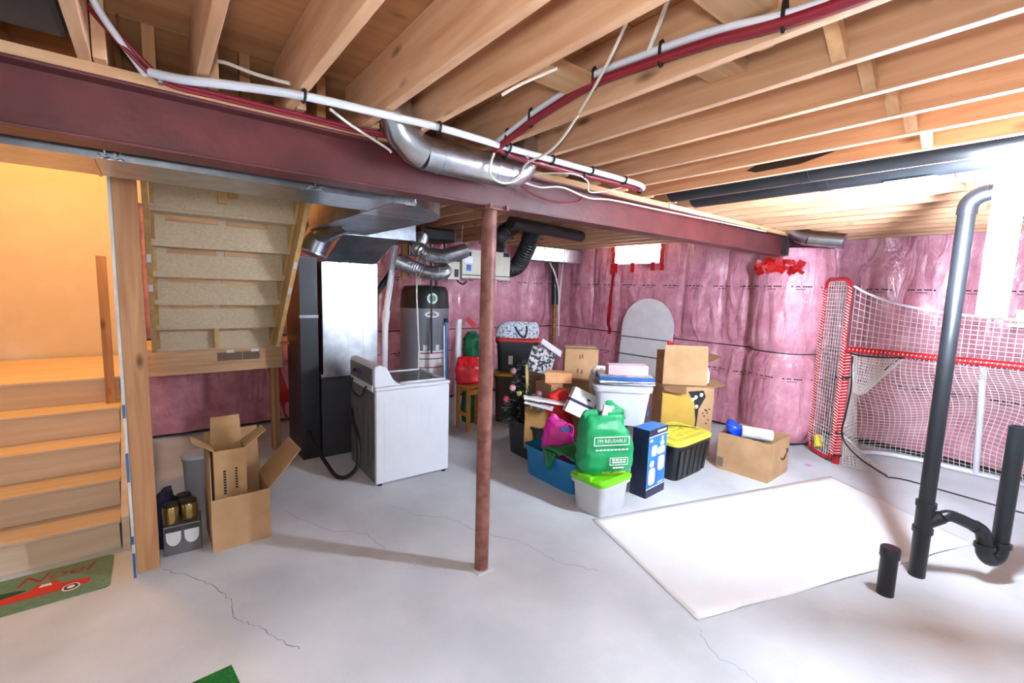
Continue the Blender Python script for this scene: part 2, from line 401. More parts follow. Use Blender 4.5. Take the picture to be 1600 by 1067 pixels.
for x in JX:
    if x > 1.1: break
    if j3 is None:
        j3 = joist_mesh(2.2, 3.7).build('joist', m_joist, ceil, world=False, bevel=0.003); o = j3
    else: o = j3.copy(); COL.objects.link(o); o.parent = ceil
    o.location = Vector((x + 0.042, 0, 2.60)) - ceil.location
MB().box(-1.5, 1.16, 3.70, 3.74, 2.6, 2.84).build('header_joist', m_joistx, ceil)
MB().box(-2.5, 7.0, -2.55, -2.51, 2.6, 2.84).build('header_joist', m_joistx, ceil)
# plywood sheets (staggered, real joints)
for i in range(9):
    y0 = -2.5 + i * 1.225
    for k in range(-1, 4):
        x0 = -2.5 + k * 2.444 + (1.22 if i % 2 else 0); x1 = x0 + 2.44; y1 = y0 + 1.222
        if y0 > 3.6: x0 = max(x0, 1.18)
        elif y1 > 3.7: y1 = 3.7
        x0 = max(x0, -2.55); x1 = min(x1, 7.3); y1 = min(y1, 6.85)
        if x1 - x0 > 0.1 and y1 - y0 > 0.1: MB().box(x0, x1 - 0.004, y0, y1 - 0.004, 2.842, 2.862).build('plywood_sheet', m_ply, ceil)
def block(i, y, z0=2.6, z1=2.84, t=0.038, mat=None):
    a = JX[i] + 0.02; b = JX[i + 1] - 0.02
    return MB().box(a, b, y - t / 2, y + t / 2, z0, z1).build('blocking', mat or m_joistx, ceil)
for i in range(9, 22): block(i, 2.5 if i % 2 else 2.46)
for i, y in ((8, 1.40), (8, 0.72), (9, 0.95), (8, -0.2)): block(i, y, 2.68, 2.72, 0.14)
for i in (4, 5, 6, 7): MB().box(JX[i] + 0.16, JX[i] + 0.2, 2.40, 2.44, 2.6, 2.84).build('cripple', m_stud, ceil)
for i in range(9, 22):   # diagonal bridging
    a, b = JX[i] + 0.02, JX[i + 1] - 0.02
    MB().bar((a, 0.58, 2.82), (b, 0.58, 2.62), 0.04, 0.04).build('bridging', m_joistx, ceil)
    MB().bar((b, 0.70, 2.82), (a, 0.70, 2.62), 0.04, 0.04).build('bridging', m_joistx, ceil)

# stairwell shell
m_drywall = M('stairwell_paint', (226, 214, 196), 0.85, var=0.03)
m_gyp = M('drywall_edge', (206, 210, 208), 0.9)
struct(MB().box(-1.6, -0.13, 6.36, 6.46, 0, 4.4).build('wall_stairwell', m_drywall))
struct(MB().box(-1.42, -1.32, 2.9, 6.4, 0, 4.4).build('wall_left', m_drywall))
struct(MB().box(-1.5, 1.16, 3.76, 3.8, 2.84, 4.4).build('wall_upper', m_drywall))
struct(MB().box(1.16, 1.22, 3.8, 6.5, 2.66, 4.4).build('wall_upper_side', m_drywall))
struct(MB().box(-0.13, 1.2, 6.44, 6.5, 2.66, 4.4).build('wall_upper_back', m_drywall))
struct(MB().box(-1.6, 1.3, 3.7, 6.6, 4.4, 4.46).build('ceiling_stairwell', m_drywall))
part = struct(MB().box(-0.178, -0.164, 3.50, 5.02, 0, 2.47).build('wall_partition', m_gyp))
MB().box(-0.163, -0.048, 3.53, 3.57, 0, 2.47).build('stud', m_stud, part, bevel=0.003)
MB().box(-0.163, -0.048, 3.571, 3.609, 0, 2.47).build('stud', m_stud, part, bevel=0.003)
MB().box(-0.163, -0.125, 4.95, 5.0, 0, 2.47).build('stud', m_stud, part)
for z0, z1 in ((0.0, 0.16), (0.22, 0.27), (0.62, 0.80), (1.02, 1.10)): MB().box(-0.179, -0.166, 3.490, 3.499, z0, z1).build('paper_tape', M('blue_tape', (40, 96, 150), 0.5), part)
MB().add([(3.029, 1.46, 2.652), (3.029, 1.40, 2.632), (3.029, 1.15, 2.636), (3.029, 0.97, 2.672), (3.029, 1.1, 2.69), (3.029, 1.40, 2.678)], [(0, 1, 2, 3, 4, 5)]).build('scorch_mark', M('scorch', (44, 34, 28), 0.9), ceil, solid=0.002)
MB().box(-0.163, -0.045, 3.53, 3.62, 2.47, 2.51).build('stud_plate', m_stud, part)
# ================================================================== steel, ducts, pipes
beam = thing('steel_beam', 'long dark red primed steel beam carrying the ceiling joists', 'beam', (2.2, 2.32, 2.335))
MB().box(-1.6, 5.85, 2.315, 2.325, 2.347, 2.548).build('web', m_steel, beam)
MB().box(-1.6, 5.85, 2.245, 2.395, 2.335, 2.347).build('bottom_flange', m_steel, beam, bevel=0.003)
MB().box(-1.6, 5.85, 2.245, 2.395, 2.548, 2.56).build('top_flange', m_steel, beam, bevel=0.003)
for x in (-1.6, 0.9, 3.4):
    MB().box(x, x + 2.49 if x < 3 else 5.85, 2.25, 2.39, 2.561, 2.599).build('sill_plate', m_joistx, beam)
MB().box(5.80, 5.86, 2.25, 2.39, 2.348, 2.547).build('end_shadow', M('end_shade', (38, 28, 30), 0.9), beam)  # dark block standing in for the shadow that swallows the beam's end
colm = thing('steel_column', 'rust red round steel post standing under the beam', 'column', (1.63, 2.32, 0))
MB().cyl((1.63, 2.32, 0.012), (1.63, 2.32, 2.322), 0.046, 28).build('shaft', m_colsteel, colm, smooth=True)
MB().box(1.55, 1.71, 2.25, 2.39, 2.322, 2.334).build('cap_plate', m_colsteel, colm)
MB().box(1.57, 1.69, 2.26, 2.38, 0.0, 0.012).build('base_plate', m_conc, colm)
for x in (1.57, 1.69): MB().box(x, x + 0.02, 2.228, 2.244, 2.322, 2.35).build('clip', m_colsteel, colm)

# rectangular supply trunk under / behind the beam with curved elbow
trunk = thing('supply_trunk_duct', 'flat galvanised rectangular duct running beneath the beam and turning back', 'duct', (0.2, 2.7, 2.33))
for i, (x0, x1) in enumerate(((-1.3, -0.17), (-0.165, 0.62), (0.625, 1.115))):
    MB().box(x0, x1, 2.545, 2.955, 2.33, 2.54).build('duct_section', m_galv, trunk)
mb = MB(); pts = []
for k in range(13):
    a = math.pi / 2 * k / 12; pts.append((1.12 + 0.52 * math.sin(a), 3.11 - 0.565 * math.cos(a)))
pts += [(1.12, 3.11)]
mb.prism(pts, 2.33, 2.54); mb.build('elbow', m_galv, trunk)
MB().box(1.12, 1.64, 3.113, 4.4, 2.33, 2.54).build('duct_section', m_galvd, trunk)
for x in (-0.17, 0.62, 1.118): MB().box(x - 0.006, x + 0.006, 2.54, 2.96, 2.325, 2.5).build('seam', m_galv, trunk)
rnd = random.Random(3)
for x in (-0.12, 0.66, 1.2):
    mb = MB()
    for k in range(9):
        c = Vector((x + rnd.uniform(-.05, .06), 2.543, 2.33 + rnd.uniform(0, .02))); mb.bar(c, c + Vector((rnd.uniform(-.03, .03), -.006, rnd.uniform(-.012, .02))), 0.006, 0.003)
    mb.build('foil_tape', m_galv, trunk)

# round branch duct on the near side of the beam
rd = thing('round_branch_duct', 'shiny round galvanised duct strapped along the beam under the joists', 'duct', (1.3, 2.13, 2.43))
MB().tube([(1.09, 2.13, 2.513), (1.60, 2.13, 2.508)], 0.082, 28).build('pipe', m_galv, rd, smooth=True)
MB().tube([(0.93, 2.13, 2.73), (0.94, 2.13, 2.66), (0.98, 2.13, 2.58), (1.04, 2.13, 2.527), (1.088, 2.13, 2.513)], 0.082, 28).build('elbow', m_galv, rd, smooth=True)
MB().tube([(1.602, 2.13, 2.508), (1.655, 2.13, 2.512), (1.71, 2.13, 2.54), (1.74, 2.13, 2.60), (1.75, 2.12, 2.72)], 0.08, 28, radii=[.082, .08, .078, .078, .078]).build('elbow', m_galv, rd, smooth=True)
for p, q in (((1.085, 2.13, 2.513), (1.097, 2.13, 2.513)), ((1.17, 2.13, 2.512), (1.178, 2.13, 2.512)), ((1.59, 2.13, 2.508), (1.604, 2.13, 2.508)), ((1.5, 2.13, 2.509), (1.507, 2.13, 2.509))):
    MB().cyl(p, q, 0.0845, 28).build('crimp_ring', m_galv, rd, smooth=True)
sd = thing('round_duct_stub', 'short round galvanised duct elbow above the pink pilaster', 'duct', (5.8, 2.0, 2.4))
MB().tube([(5.78, 2.22, 2.75), (5.77, 2.2, 2.64), (5.77, 2.12, 2.56), (5.78, 2.02, 2.52)], 0.085, 22).build('elbow', m_galv, sd, smooth=True)
MB().tube([(5.78, 2.018, 2.52), (5.83, 1.70, 2.47)], 0.083, 22).build('pipe', m_galv, sd, smooth=True)
MB().cyl((5.795, 1.92, 2.505), (5.798, 1.9, 2.502), 0.086, 22).build('crimp_ring', m_galv, sd, smooth=True)

# ------------------------------------------------ pipes and cables under the joists
def clip_at(p, parent, axis='x', w=0.016, s=0.05):
    x, y, z = p
    b = MB()
    b.tube([(x, y + 0.024 * math.cos(a), z + 0.024 * math.sin(a)) if axis == 'x' else (x + 0.012 * math.sin(a), y, z + s / 2 * math.cos(a)) for a in [i * math.pi / 6 for i in range(12)]], 0.006, 5, closed=True)
    return b.build('clip', m_black, parent)
zw = 2.578
wp = thing('white_water_pipe', 'white plastic water pipe clipped under the joists beside the beam', 'pipe', (1.2, 2.0, 2.56))
P = smooth_path([(0.03, 2.215, 2.60), (0.12, 2.14, zw), (0.243, 2.081, zw), (0.487, 1.99, zw), (0.81, 1.953, zw), (1.071, 1.93, zw), (1.418, 1.945, zw), (1.775, 1.949, zw), (2.208, 1.951, zw), (2.58, 1.96, zw), (2.68, 1.99, 2.57), (2.70, 2.06, 2.58)])
MB().tube(P, 0.0165, 12).build('pipe', m_pexw, wp, smooth=True)
for x, y in ((0.497, 1.985), (1.06, 1.93), (1.476, 1.945), (1.785, 1.949), (2.11, 1.951), (2.43, 1.955)): clip_at((x, y, zw), wp)
rp = thing('red_water_pipe', 'pair of dark red plastic water pipes along the sill plate', 'pipe', (1.2, 2.2, 2.56))
P = smooth_path([(-0.16, 2.2, 2.83), (-0.14, 2.2, 2.774), (-0.047, 2.2, 2.664), (0.064, 2.222, 2.58), (0.255, 2.225, 2.572), (0.563, 2.225, 2.572), (0.788, 2.225, 2.57), (0.95, 2.225, 2.58)])
for d in (0, 0.02): MB().tube([p + Vector((d * 0.6, -d * 0.3, d * 0.6)) for p in P], 0.008, 8).build('pipe', m_pexr, rp, smooth=True)
MB().box(0.05, 0.063, 2.205, 2.235, 2.57, 2.60).build('clip', m_galv, rp)
rp2 = thing('red_water_pipe', 'dark red water pipe running beside the white pipe under the joists', 'pipe', (2.1, 2.0, 2.56))
MB().tube(smooth_path([(1.44, 2.02, 2.60), (1.55, 2.03, 2.575), (1.8, 2.03, 2.572), (2.2, 2.03, 2.572), (2.6, 2.02, 2.572), (2.74, 2.04, 2.575)]), 0.018, 10).build('pipe', m_pexr, rp2, smooth=True)
for x in (1.52, 2.12, 2.70): clip_at((x, 2.03, 2.572), rp2)
# pair stapled to the joist face
J = 1.476 - 0.021
pj = [(J - .03, 1.985, 2.582), (J - .02, 1.80, 2.632), (J - .02, 1.659, 2.663), (J - .02, 1.35, 2.70), (J - .02, 1.10, 2.69), (J - .02, 0.833, 2.667), (J - .02, 0.606, 2.63), (J - .02, 0.3, 2.61), (J - .02, -0.3, 2.60)]
wj = thing('white_joist_pipe', 'white plastic water pipe bowing along the side of a joist', 'pipe', (1.45, 1.0, 2.6))
MB().tube(smooth_path([(x, y, z + 0.018 - 0.03 * max(0, (0.9 - y))) for x, y, z in pj]), 0.014, 10).build('pipe', m_pexw, wj, smooth=True)
rj = thing('red_joist_pipe', 'dark red water pipe clipped along the side of a joist', 'pipe', (1.45, 1.0, 2.58))
MB().tube(smooth_path([(x - .004, y, z - 0.018 + 0.02 * max(0, (0.9 - y))) for x, y, z in pj]), 0.017, 10).build('pipe', m_pexr, rj, smooth=True)
for y, z in ((1.9, 2.608), (1.72, 2.655), (1.33, 2.703), (1.02, 2.685), (0.62, 2.64), (0.3, 2.61)):
    clip_at((J - .022, y, z), rj, 'y', s=0.085)
# upper-left bundle
uw = thing('grey_drop_pipe', 'grey and white pipe curving down between the joists to the sill', 'pipe', (0.0, 2.2, 2.6))
MB().tube(smooth_path([(-0.14, 2.12, 2.84), (-0.10, 2.16, 2.74), (-0.02, 2.22, 2.64), (0.015, 2.26, 2.6)]), 0.012, 10).build('pipe', m_pexw, uw, smooth=True)
def cable(label, pts, r=0.006, mat=None, name='white_cable', sub=8):
    o = MB().tube(smooth_path(pts, sub), r, 7).build(name, mat or m_wire, smooth=True); return tag(o, label, 'cable')
cable('thin white cable crossing diagonally below the joists to the beam', [(1.22, 0.98, 2.74), (1.34, 1.2, 2.66), (1.52, 1.55, 2.585), (1.63, 1.80, 2.56), (1.66, 2.02, 2.545), (1.62, 2.04, 2.46), (1.50, 2.03, 2.42), (1.42, 2.03, 2.46), (1.44, 2.02, 2.56)])
cable('white cable draped along the near top edge of the steel beam', [(1.63, 2.05, 2.50), (1.75, 2.22, 2.515), (1.95, 2.235, 2.50), (2.15, 2.235, 2.53), (2.4, 2.235, 2.50), (2.65, 2.235, 2.52), (3.1, 2.235, 2.525), (3.6, 2.235, 2.53), (4.2, 2.24, 2.54), (5.2, 2.24, 2.55)], 0.006)
cable('thin white cable zigzagging between the two water pipes and sill', [(1.62, 2.0, 2.595), (1.75, 2.06, 2.55), (1.80, 2.2, 2.54), (1.88, 2.15, 2.555), (2.0, 2.0, 2.55), (2.2, 2.06, 2.55), (2.38, 2.2, 2.53), (2.5, 2.12, 2.55), (2.6, 2.0, 2.59)], 0.005)
cable('short white cable hanging straight down from the subfloor beside a joist', [(1.30, 0.88, 2.84), (1.37, 0.98, 2.77), (1.44, 1.09, 2.70)], 0.008)
cable('white cable with a stripped copper end poking between the joists', [(0.24, 2.2, 2.70), (0.27, 2.17, 2.69), (0.36, 2.12, 2.66), (0.46, 2.04, 2.63)], 0.007)
cable('loose white cable behind the white pipe above the sill', [(0.62, 2.06, 2.58), (0.74, 2.16, 2.57), (0.92, 2.2, 2.52), (0.95, 2.2, 2.50)], 0.006)
cable('dark red cable drooping against the face of the beam', [(1.75, 2.23, 2.50), (1.9, 2.235, 2.45), (2.1, 2.235, 2.43), (2.3, 2.235, 2.46), (2.34, 2.235, 2.50)], 0.006, m_pexr, 'red_cable')
cable('thin white cable stub curling off a joist bottom', [(1.10, 1.50, 2.60), (1.14, 1.42, 2.63), (1.2, 1.3, 2.66)], 0.006)

tag(MB().box(-0.44, -0.18, 0.9, 2.2, 2.63, 2.83).build('joist_bay_duct', M('dark_blue_duct', (60, 66, 76), 0.4, 0.6), bevel=0.02), 'dark grey duct tucked between the joists above the stairs', 'duct')
# black drain pipes lying between the joists
for k, (x, lab) in enumerate(((3.21, 'long black drain pipe between joists, beside the stained joist'), (3.53, 'long black drain pipe between joists with a pale sticker on it'))):
    o = thing('drain_pipe', lab, 'pipe', (x, 0.4, 2.58))
    MB().cyl((x, 2.1, 2.662), (x, -2.3, 2.662), 0.098, 22).build('pipe', m_abs, o, smooth=True)
    for y in (1.2, -0.6): MB().cyl((x, y, 2.662), (x, y - 0.06, 2.662), 0.102, 22).build('coupling', m_abs, o, smooth=True)
    if k: MB().box(x - 0.04, x + 0.04, 0.62, 0.85, 2.555, 2.562).build('sticker', M('teal_sticker', (150, 190, 196), 0.4), o)

# plumbing stack with P-trap and open standpipe
st = thing('drain_stack', 'tall black plastic drain stack with trap and open standpipe', 'pipe', (4.0, 0.54, 0))
SX, SY = 4.0, 0.54
MB().cyl((SX, SY, 0), (SX, SY, 0.31), 0.047, 22).build('lower_pipe', m_abs, st, smooth=True)
MB().cyl((SX, SY, 0.31), (SX, SY, 0.345), 0.056, 22).build('collar', m_abs, st, smooth=True)
MB().cyl((SX, SY, 0.345), (SX, SY, 0.49), 0.049, 22).build('tee_fitting', m_abs, st, smooth=True)
MB().cyl((SX, SY, 0.49), (SX, SY, 0.525), 0.056, 22).build('collar', m_abs, st, smooth=True)
MB().cyl((SX, SY, 0.524), (SX, SY, 2.43), 0.043, 22).build('upper_pipe', m_abs, st, smooth=True)
P = [(SX, SY, 2.40)] + [(SX, SY - 0.09 * (1 - math.cos(a)), 2.43 + 0.09 * math.sin(a)) for a in [i * math.pi / 16 for i in range(9)]]
MB().tube(P, 0.050, 20).build('top_elbow', m_abs, st, smooth=True)
MB().cyl((SX, SY - 0.09, 2.52), (SX, -1.8, 2.535), 0.045, 20).build('top_run', m_abs, st, smooth=True)
MB().cyl((SX, SY - 0.10, 2.52), (SX, SY - 0.125, 2.52), 0.053, 20).build('collar', m_abs, st, smooth=True)
MB().tube([(SX, SY, 0.37), (4.02, 0.49, 0.415), (4.035, 0.46, 0.44)], 0.042, 18).build('branch', m_abs, st, smooth=True)
MB().tube(smooth_path([(4.035, 0.46, 0.44), (4.06, 0.43, 0.455), (4.10, 0.39, 0.44), (4.18, 0.32, 0.395)]), 0.037, 18).build('trap_arm', m_abs, st, smooth=True)
MB().tube(smooth_path([(4.18, 0.32, 0.395), (4.22, 0.285, 0.36), (4.235, 0.27, 0.30), (4.24, 0.265, 0.27)]), 0.041, 18).build('trap_bend', m_abs, st, smooth=True)
MB().cyl((4.24, 0.265, 0.275), (4.24, 0.265, 0.245), 0.054, 20).build('collar', m_abs, st, smooth=True)
MB().tube(smooth_path([(4.24, 0.265, 0.26), (4.245, 0.26, 0.21), (4.275, 0.235, 0.172), (4.31, 0.205, 0.20), (4.32, 0.198, 0.27)]), 0.045, 18).build('trap_bowl', m_abs, st, smooth=True)
MB().cyl((4.32, 0.198, 0.26), (4.322, 0.199, 0.29), 0.054, 20).build('collar', m_abs, st, smooth=True)
MB().lathe([(0.044, 0.0), (0.044, 0.79), (0.037, 0.79), (0.037, 0.05)], (4.325, 0.205, 0.285), 24).build('standpipe', m_abs, st, smooth=True)
sb = thing('drain_stub', 'short capped black drain stub rising from the floor', 'pipe', (3.57, 0.615, 0))
MB().cyl((3.57, 0.615, 0), (3.57, 0.615, 0.25), 0.046, 24).build('pipe', m_abs, sb, smooth=True)
MB().lathe([(0.053, 0), (0.053, 0.055), (0.049, 0.062)], (3.57, 0.615, 0.25), 24).build('cap', m_abs, sb, smooth=True)
m_trap_shadow = M('trap_shadow', (120, 108, 104), 0.55)  # dark tone for painting the trap's shadow on the floor, left unused

# shop light hanging from the joist: the brightest lamp of the room
sl = thing('shop_light', 'glowing white tube light hanging upright from a ceiling joist', 'light', (3.42, 0.33, 1.77))
dx = Vector((0.62, -0.78, 0)).normalized(); dn = Vector((-0.78, -0.62, 0))
c = Vector((3.42, 0.33, 0)); hw = dx * 0.052
up = Vector((0, 0, 1))
MB().slab(c - hw + up * 1.785, c + hw + up * 1.785, c + hw + up * 2.575, c - hw + up * 2.575, dn, 0.05).build('diffuser', EMIT('lamp_diffuser', (224, 237, 255), SHOP_LIGHT), sl)
for z0, z1 in ((1.772, 1.784), (2.576, 2.598)):
    MB().slab(c - hw * 1.05 - dn * 0.002 + up * z0, c + hw * 1.05 - dn * 0.002 + up * z0, c + hw * 1.05 - dn * 0.002 + up * z1, c - hw * 1.05 - dn * 0.002 + up * z1, dn, 0.054).build('end_cap', m_white, sl)
# ------------------------------------------------ stairs
lf = thing('lower_stair_flight', 'short lower flight of bare wooden steps lit warm orange', 'stairs', (-0.79, 4.5, 0))
for i in range(5):
    y = 3.97 + 0.25 * i
    MB().box(-1.31, -0.26, y, y + 0.018, 0.208 * i, 0.208 * (i + 1) - 0.026).build('riser', m_stair, lf)
    MB().box(-1.31, -0.25, y - 0.028, y + 0.252 if i < 4 else y + 1.35, 0.208 * (i + 1) - 0.025, 0.208 * (i + 1)).build('tread' if i < 4 else 'landing_board', m_stair, lf, bevel=0.006)
mb = MB(); pts = [(3.9, 0), (5.0, 0.0), (5.0, 1.02), (4.95, 1.02)]
vs = [(y, z) for y, z in ((3.93, 0), (5.02, 0), (5.02, 1.04), (4.9, 1.04), (3.93, 0.23))]
for x0, x1 in ((-0.245, -0.205),):
    n = len(vs); mb.add([(x0, y, z) for y, z in vs] + [(x1, y, z) for y, z in vs], [tuple(range(n)), tuple(range(2 * n - 1, n - 1, -1))] + [(i, n + i, n + (i + 1) % n, (i + 1) % n) for i in range(n)])
mb.build('stringer', m_stair, lf)
tag(MB().box(-0.345, -0.285, 4.86, 4.90, 0.832, 2.02).build('guard_post', m_stud), 'narrow upright wooden board standing on the warm lit steps', 'post')
# landing frame
ld = thing('landing_frame', 'rough wooden frame carrying the stair landing', 'frame', (0.5, 5.47, 0))
MB().box(-0.13, 1.085, 5.44, 5.478, 0.925, 1.165).build('rim_joist', m_joistx, ld, bevel=0.003)
MB().box(-0.13, 1.085, 5.44, 6.3, 1.166, 1.184).build('deck', m_osb, ld)
for x in (0.965, 1.007): MB().box(x, x + 0.038, 5.44, 5.53, 0, 0.924).build('stud', m_stud, ld, bevel=0.003)
MB().box(0.965, 1.15, 5.40, 5.44, 1.185, 1.215).build('ledger', m_joistx, ld)
for x0, x1 in ((0.48, 0.70), (0.705, 0.86)):
    t = MB().box(x0, x1, 5.436, 5.4395, 1.04, 1.125).build('spec_tag', M('tag_paper', (120, 96, 76), 0.7), ld)
    MB().box(x0 + 0.08, x0 + 0.15, 5.433, 5.4355, 1.12, 1.15).build('staple_label', m_white, t)
# upper flight from below
uf = thing('upper_stair_flight', 'upper stair flight seen from below with particle board treads and wedges', 'stairs', (0.5, 4.7, 1.17))
n = 7; rise = 0.238; run = 0.235; Y0 = 5.43; Z0 = 1.18
for i in range(n):
    y = Y0 - run * i; z = Z0 + rise * (i + 1)
    MB().box(0.005, 0.98, y - run - 0.0, y + 0.025, z - 0.025, z).build('tread', m_osb, uf)
    MB().box(0.005, 0.98, y - 0.016, y, z - rise, z - 0.026).build('riser', m_osb, uf)
    for a, b in ((0.10, 0.44), (0.50, 0.80)):
        MB().box(a, b, y - 0.052, y - 0.018, z - 0.066, z - 0.027).build('cleat', m_joistx, uf)
    for xx in (0.006, 0.955):
        MB().add([(xx, y - 0.02, z - 0.03), (xx, y - run + 0.01, z - 0.03), (xx, y - 0.05, z - rise + 0.02), (xx + 0.022, y - 0.02, z - 0.03), (xx + 0.022, y - run + 0.01, z - 0.03), (xx + 0.022, y - 0.05, z - rise + 0.02)],
                 [(0, 1, 2), (5, 4, 3), (0, 3, 4, 1), (1, 4, 5, 2), (2, 5, 3, 0)]).build('wedge', m_pine, uf)
for x in (-0.035, 0.981):
    vs = [(5.46, 1.186), (5.46, 1.32), (3.82, 2.98), (3.70, 2.84), (3.80, 2.60), (5.22, 1.186)]
    k = len(vs)
    s = MB().add([(x, y, z) for y, z in vs] + [(x + 0.038, y, z) for y, z in vs], [tuple(range(k)), tuple(range(2 * k - 1, k - 1, -1))] + [(i, k + i, k + (i + 1) % k, (i + 1) % k) for i in range(k)]).build('stringer', m_pine, uf)
    for t in (0.42, 0.58):
        cy = 5.22 - 1.42 * t; cz = 1.186 + 1.414 * t
        d = Vector((0, -0.708, 0.706)); nn = Vector((0, -0.706, -0.708)); o_ = Vector((x + 0.019, cy, cz)) + nn * 0.001
        MB().slab(o_ + d * -.04 + Vector((-.014, 0, 0)), o_ + d * .04 + Vector((-.014, 0, 0)), o_ + d * .04 + Vector((.014, 0, 0)), o_ + d * -.04 + Vector((.014, 0, 0)), nn, 0.002).build('stringer_label', m_white, s)
MB().bar((0.475, 5.36, 1.19), (0.475, 5.36, 1.38), 0.05, 0.04).build('centre_block', m_pine, uf)
MB().box(0.40, 0.46, 4.02, 4.06, 2.42, 2.60).build('block', m_pine, uf)
MB().box(0.465, 0.53, 4.0, 4.04, 2.46, 2.62).build('block', m_pine, uf)
# ================================================================== mechanical corner
fu = thing('furnace', 'dark grey furnace with a tall shiny sheet metal plenum on top', 'furnace', (1.66, 5.25, 0))
m_furn = M('furnace_grey', (56, 56, 60), 0.45, var=0.08)
MB().box(1.35, 1.975, 4.92, 5.6, 0.0, 0.87).build('cabinet', m_furn, fu, bevel=0.006)
MB().box(1.36, 1.965, 4.912, 4.919, 0.03, 0.84).build('access_panel', m_furn, fu, bevel=0.003)
MB().box(1.66, 1.80, 4.906, 4.911, 0.70, 0.80).build('rating_label', m_white, fu)
MB().box(1.345, 1.98, 4.915, 5.6, 0.872, 0.905).build('flange', m_galv, fu)
MB().box(1.37, 1.96, 4.925, 5.58, 0.906, 2.08).build('plenum', m_galv, fu)
MB().box(1.80, 1.81, 4.918, 4.924, 0.91, 2.07).build('standing_seam', m_galv, fu)
MB().box(1.372, 1.40, 4.92, 4.924, 0.91, 2.07).build('corner_trim', m_galv, fu)
rnd = random.Random(8); mb = MB()
for k in range(26):
    x = rnd.uniform(1.38, 1.94); mb.bar((x, 4.92, 2.07 + rnd.uniform(-.015, .02)), (x + rnd.uniform(.02, .05), 4.918, 2.07 + rnd.uniform(-.02, .02)), 0.006, 0.012)
stuff(mb.build('foil_tape', m_galv, fu))
# overhanging transition
a = [(1.40, 4.925, 2.081), (1.94, 4.925, 2.081), (1.94, 5.56, 2.081), (1.40, 5.56, 2.081)]
b = [(1.42, 4.42, 2.32), (1.97, 4.42, 2.32), (1.97, 5.3, 2.32), (1.42, 5.3, 2.32)]
MB().add(a + b, [(3, 2, 1, 0), (4, 5, 6, 7), (0, 1, 5, 4), (1, 2, 6, 5), (2, 3, 7, 6), (3, 0, 4, 7)]).build('transition', m_galvd, fu)
MB().box(1.42, 2.17, 4.41, 5.3, 2.321, 2.56).build('supply_box', m_galvd, fu)
rdp = thing('return_air_drop', 'narrow sheet metal return duct beside the furnace, its shade put into a dark colour', 'duct', (1.25, 5.25, 0))
MB().box(1.16, 1.335, 4.96, 5.55, 0.0, 2.12).build('drop', M('shaded_duct', (30, 32, 40), 0.4, 0.1), rdp)  # sheet metal coloured near black to carry the shade beside the furnace
MB().box(1.155, 1.34, 4.955, 5.0, 1.5, 1.53).build('seam', m_galvd, rdp)
el = thing('round_elbow_duct', 'round galvanised duct elbow coming down beside the stair stringer', 'duct', (1.3, 4.4, 2.1))
MB().tube(smooth_path([(1.155, 4.42, 2.13), (1.185, 4.41, 2.22), (1.24, 4.40, 2.32), (1.33, 4.36, 2.39)]), 0.115, 24).build('elbow', m_galvd, el, smooth=True)
MB().tube([(1.33, 4.36, 2.39), (1.62, 3.9, 2.46)], 0.095, 22).build('pipe', m_galvd, el, smooth=True)
MB().tube([(1.155, 4.42, 2.13), (1.15, 4.42, 2.115)], 0.122, 24).build('crimp_ring', m_galv, el, smooth=True)
MB().tube([(1.218, 4.404, 2.285), (1.225, 4.403, 2.297)], 0.119, 24).build('crimp_ring', m_galv, el, smooth=True)
e2 = thing('round_branch_pipe', 'thin round galvanised pipe slanting up under the flat duct', 'duct', (1.4, 4.2, 2.3))
MB().tube([(1.12, 4.7, 2.22), (1.30, 3.9, 2.36)], 0.07, 20).build('pipe', m_galvd, e2, smooth=True)

pv = thing('vent_pipe', 'white plastic furnace vent pipe with a coupling', 'pipe', (2.02, 4.85, 0.9))
MB().tube([(2.14, 4.85, 2.30), (2.03, 4.85, 1.56)], 0.034, 18).build('upper_pipe', m_white, pv, smooth=True)
MB().tube([(2.035, 4.85, 1.58), (2.02, 4.85, 1.44)], 0.042, 18).build('coupling', m_white, pv, smooth=True)
MB().tube([(2.02, 4.85, 1.45), (2.0, 4.85, 0.0)], 0.034, 18).build('lower_pipe', m_white, pv, smooth=True)
MB().tube([(2.5, 5.35, 2.3), (2.02, 5.12, 1.75), (1.995, 5.1, 1.0)], 0.035, 14).build('black_drain', m_abs, pv, smooth=True)
cb = thing('wooden_utility_board', 'brown wooden post with grey electrical boxes near the flexible ducts', 'board', (2.22, 4.8, 1.9))
MB().box(2.19, 2.26, 4.78, 4.82, 1.93, 2.59).build('post', m_stud, cb)
for z in (1.98, 2.2, 2.33): MB().box(2.265, 2.35, 4.75, 4.81, z, z + 0.11).build('electrical_box', m_galv, cb, bevel=0.004)
# water heater
wh = thing('water_heater', 'grey water heater tank with black dome and white labels', 'water heater', (3.05, 5.9, 0))
m_whg = M('heater_grey', (124, 128, 136), 0.4, var=0.04)
MB().lathe([(0.33, 0.0), (0.345, 0.02), (0.345, 1.56)], (3.05, 5.9, 0), 40).build('tank', m_whg, wh, smooth=True)
MB().lathe([(0.35, 1.561), (0.345, 1.60), (0.325, 1.80), (0.29, 1.86), (0.1, 1.88)], (3.05, 5.9, 0), 40).build('dome', m_black, wh, smooth=True)
def wrap(cx, cy, r, a0, a1, z0, z1, n=10): 
    return MB().grid(lambda u, v: Vector((cx + r * math.cos(a0 + (a1 - a0) * u), cy + r * math.sin(a0 + (a1 - a0) * u), z0 + (z1 - z0) * v)), n, 1)
ca = math.atan2(-5.9, -3.05)
wl = wrap(3.05, 5.9, 0.348, ca - 0.25, ca + 0.95, 0.55, 0.98).build('white_label', m_white, wh)
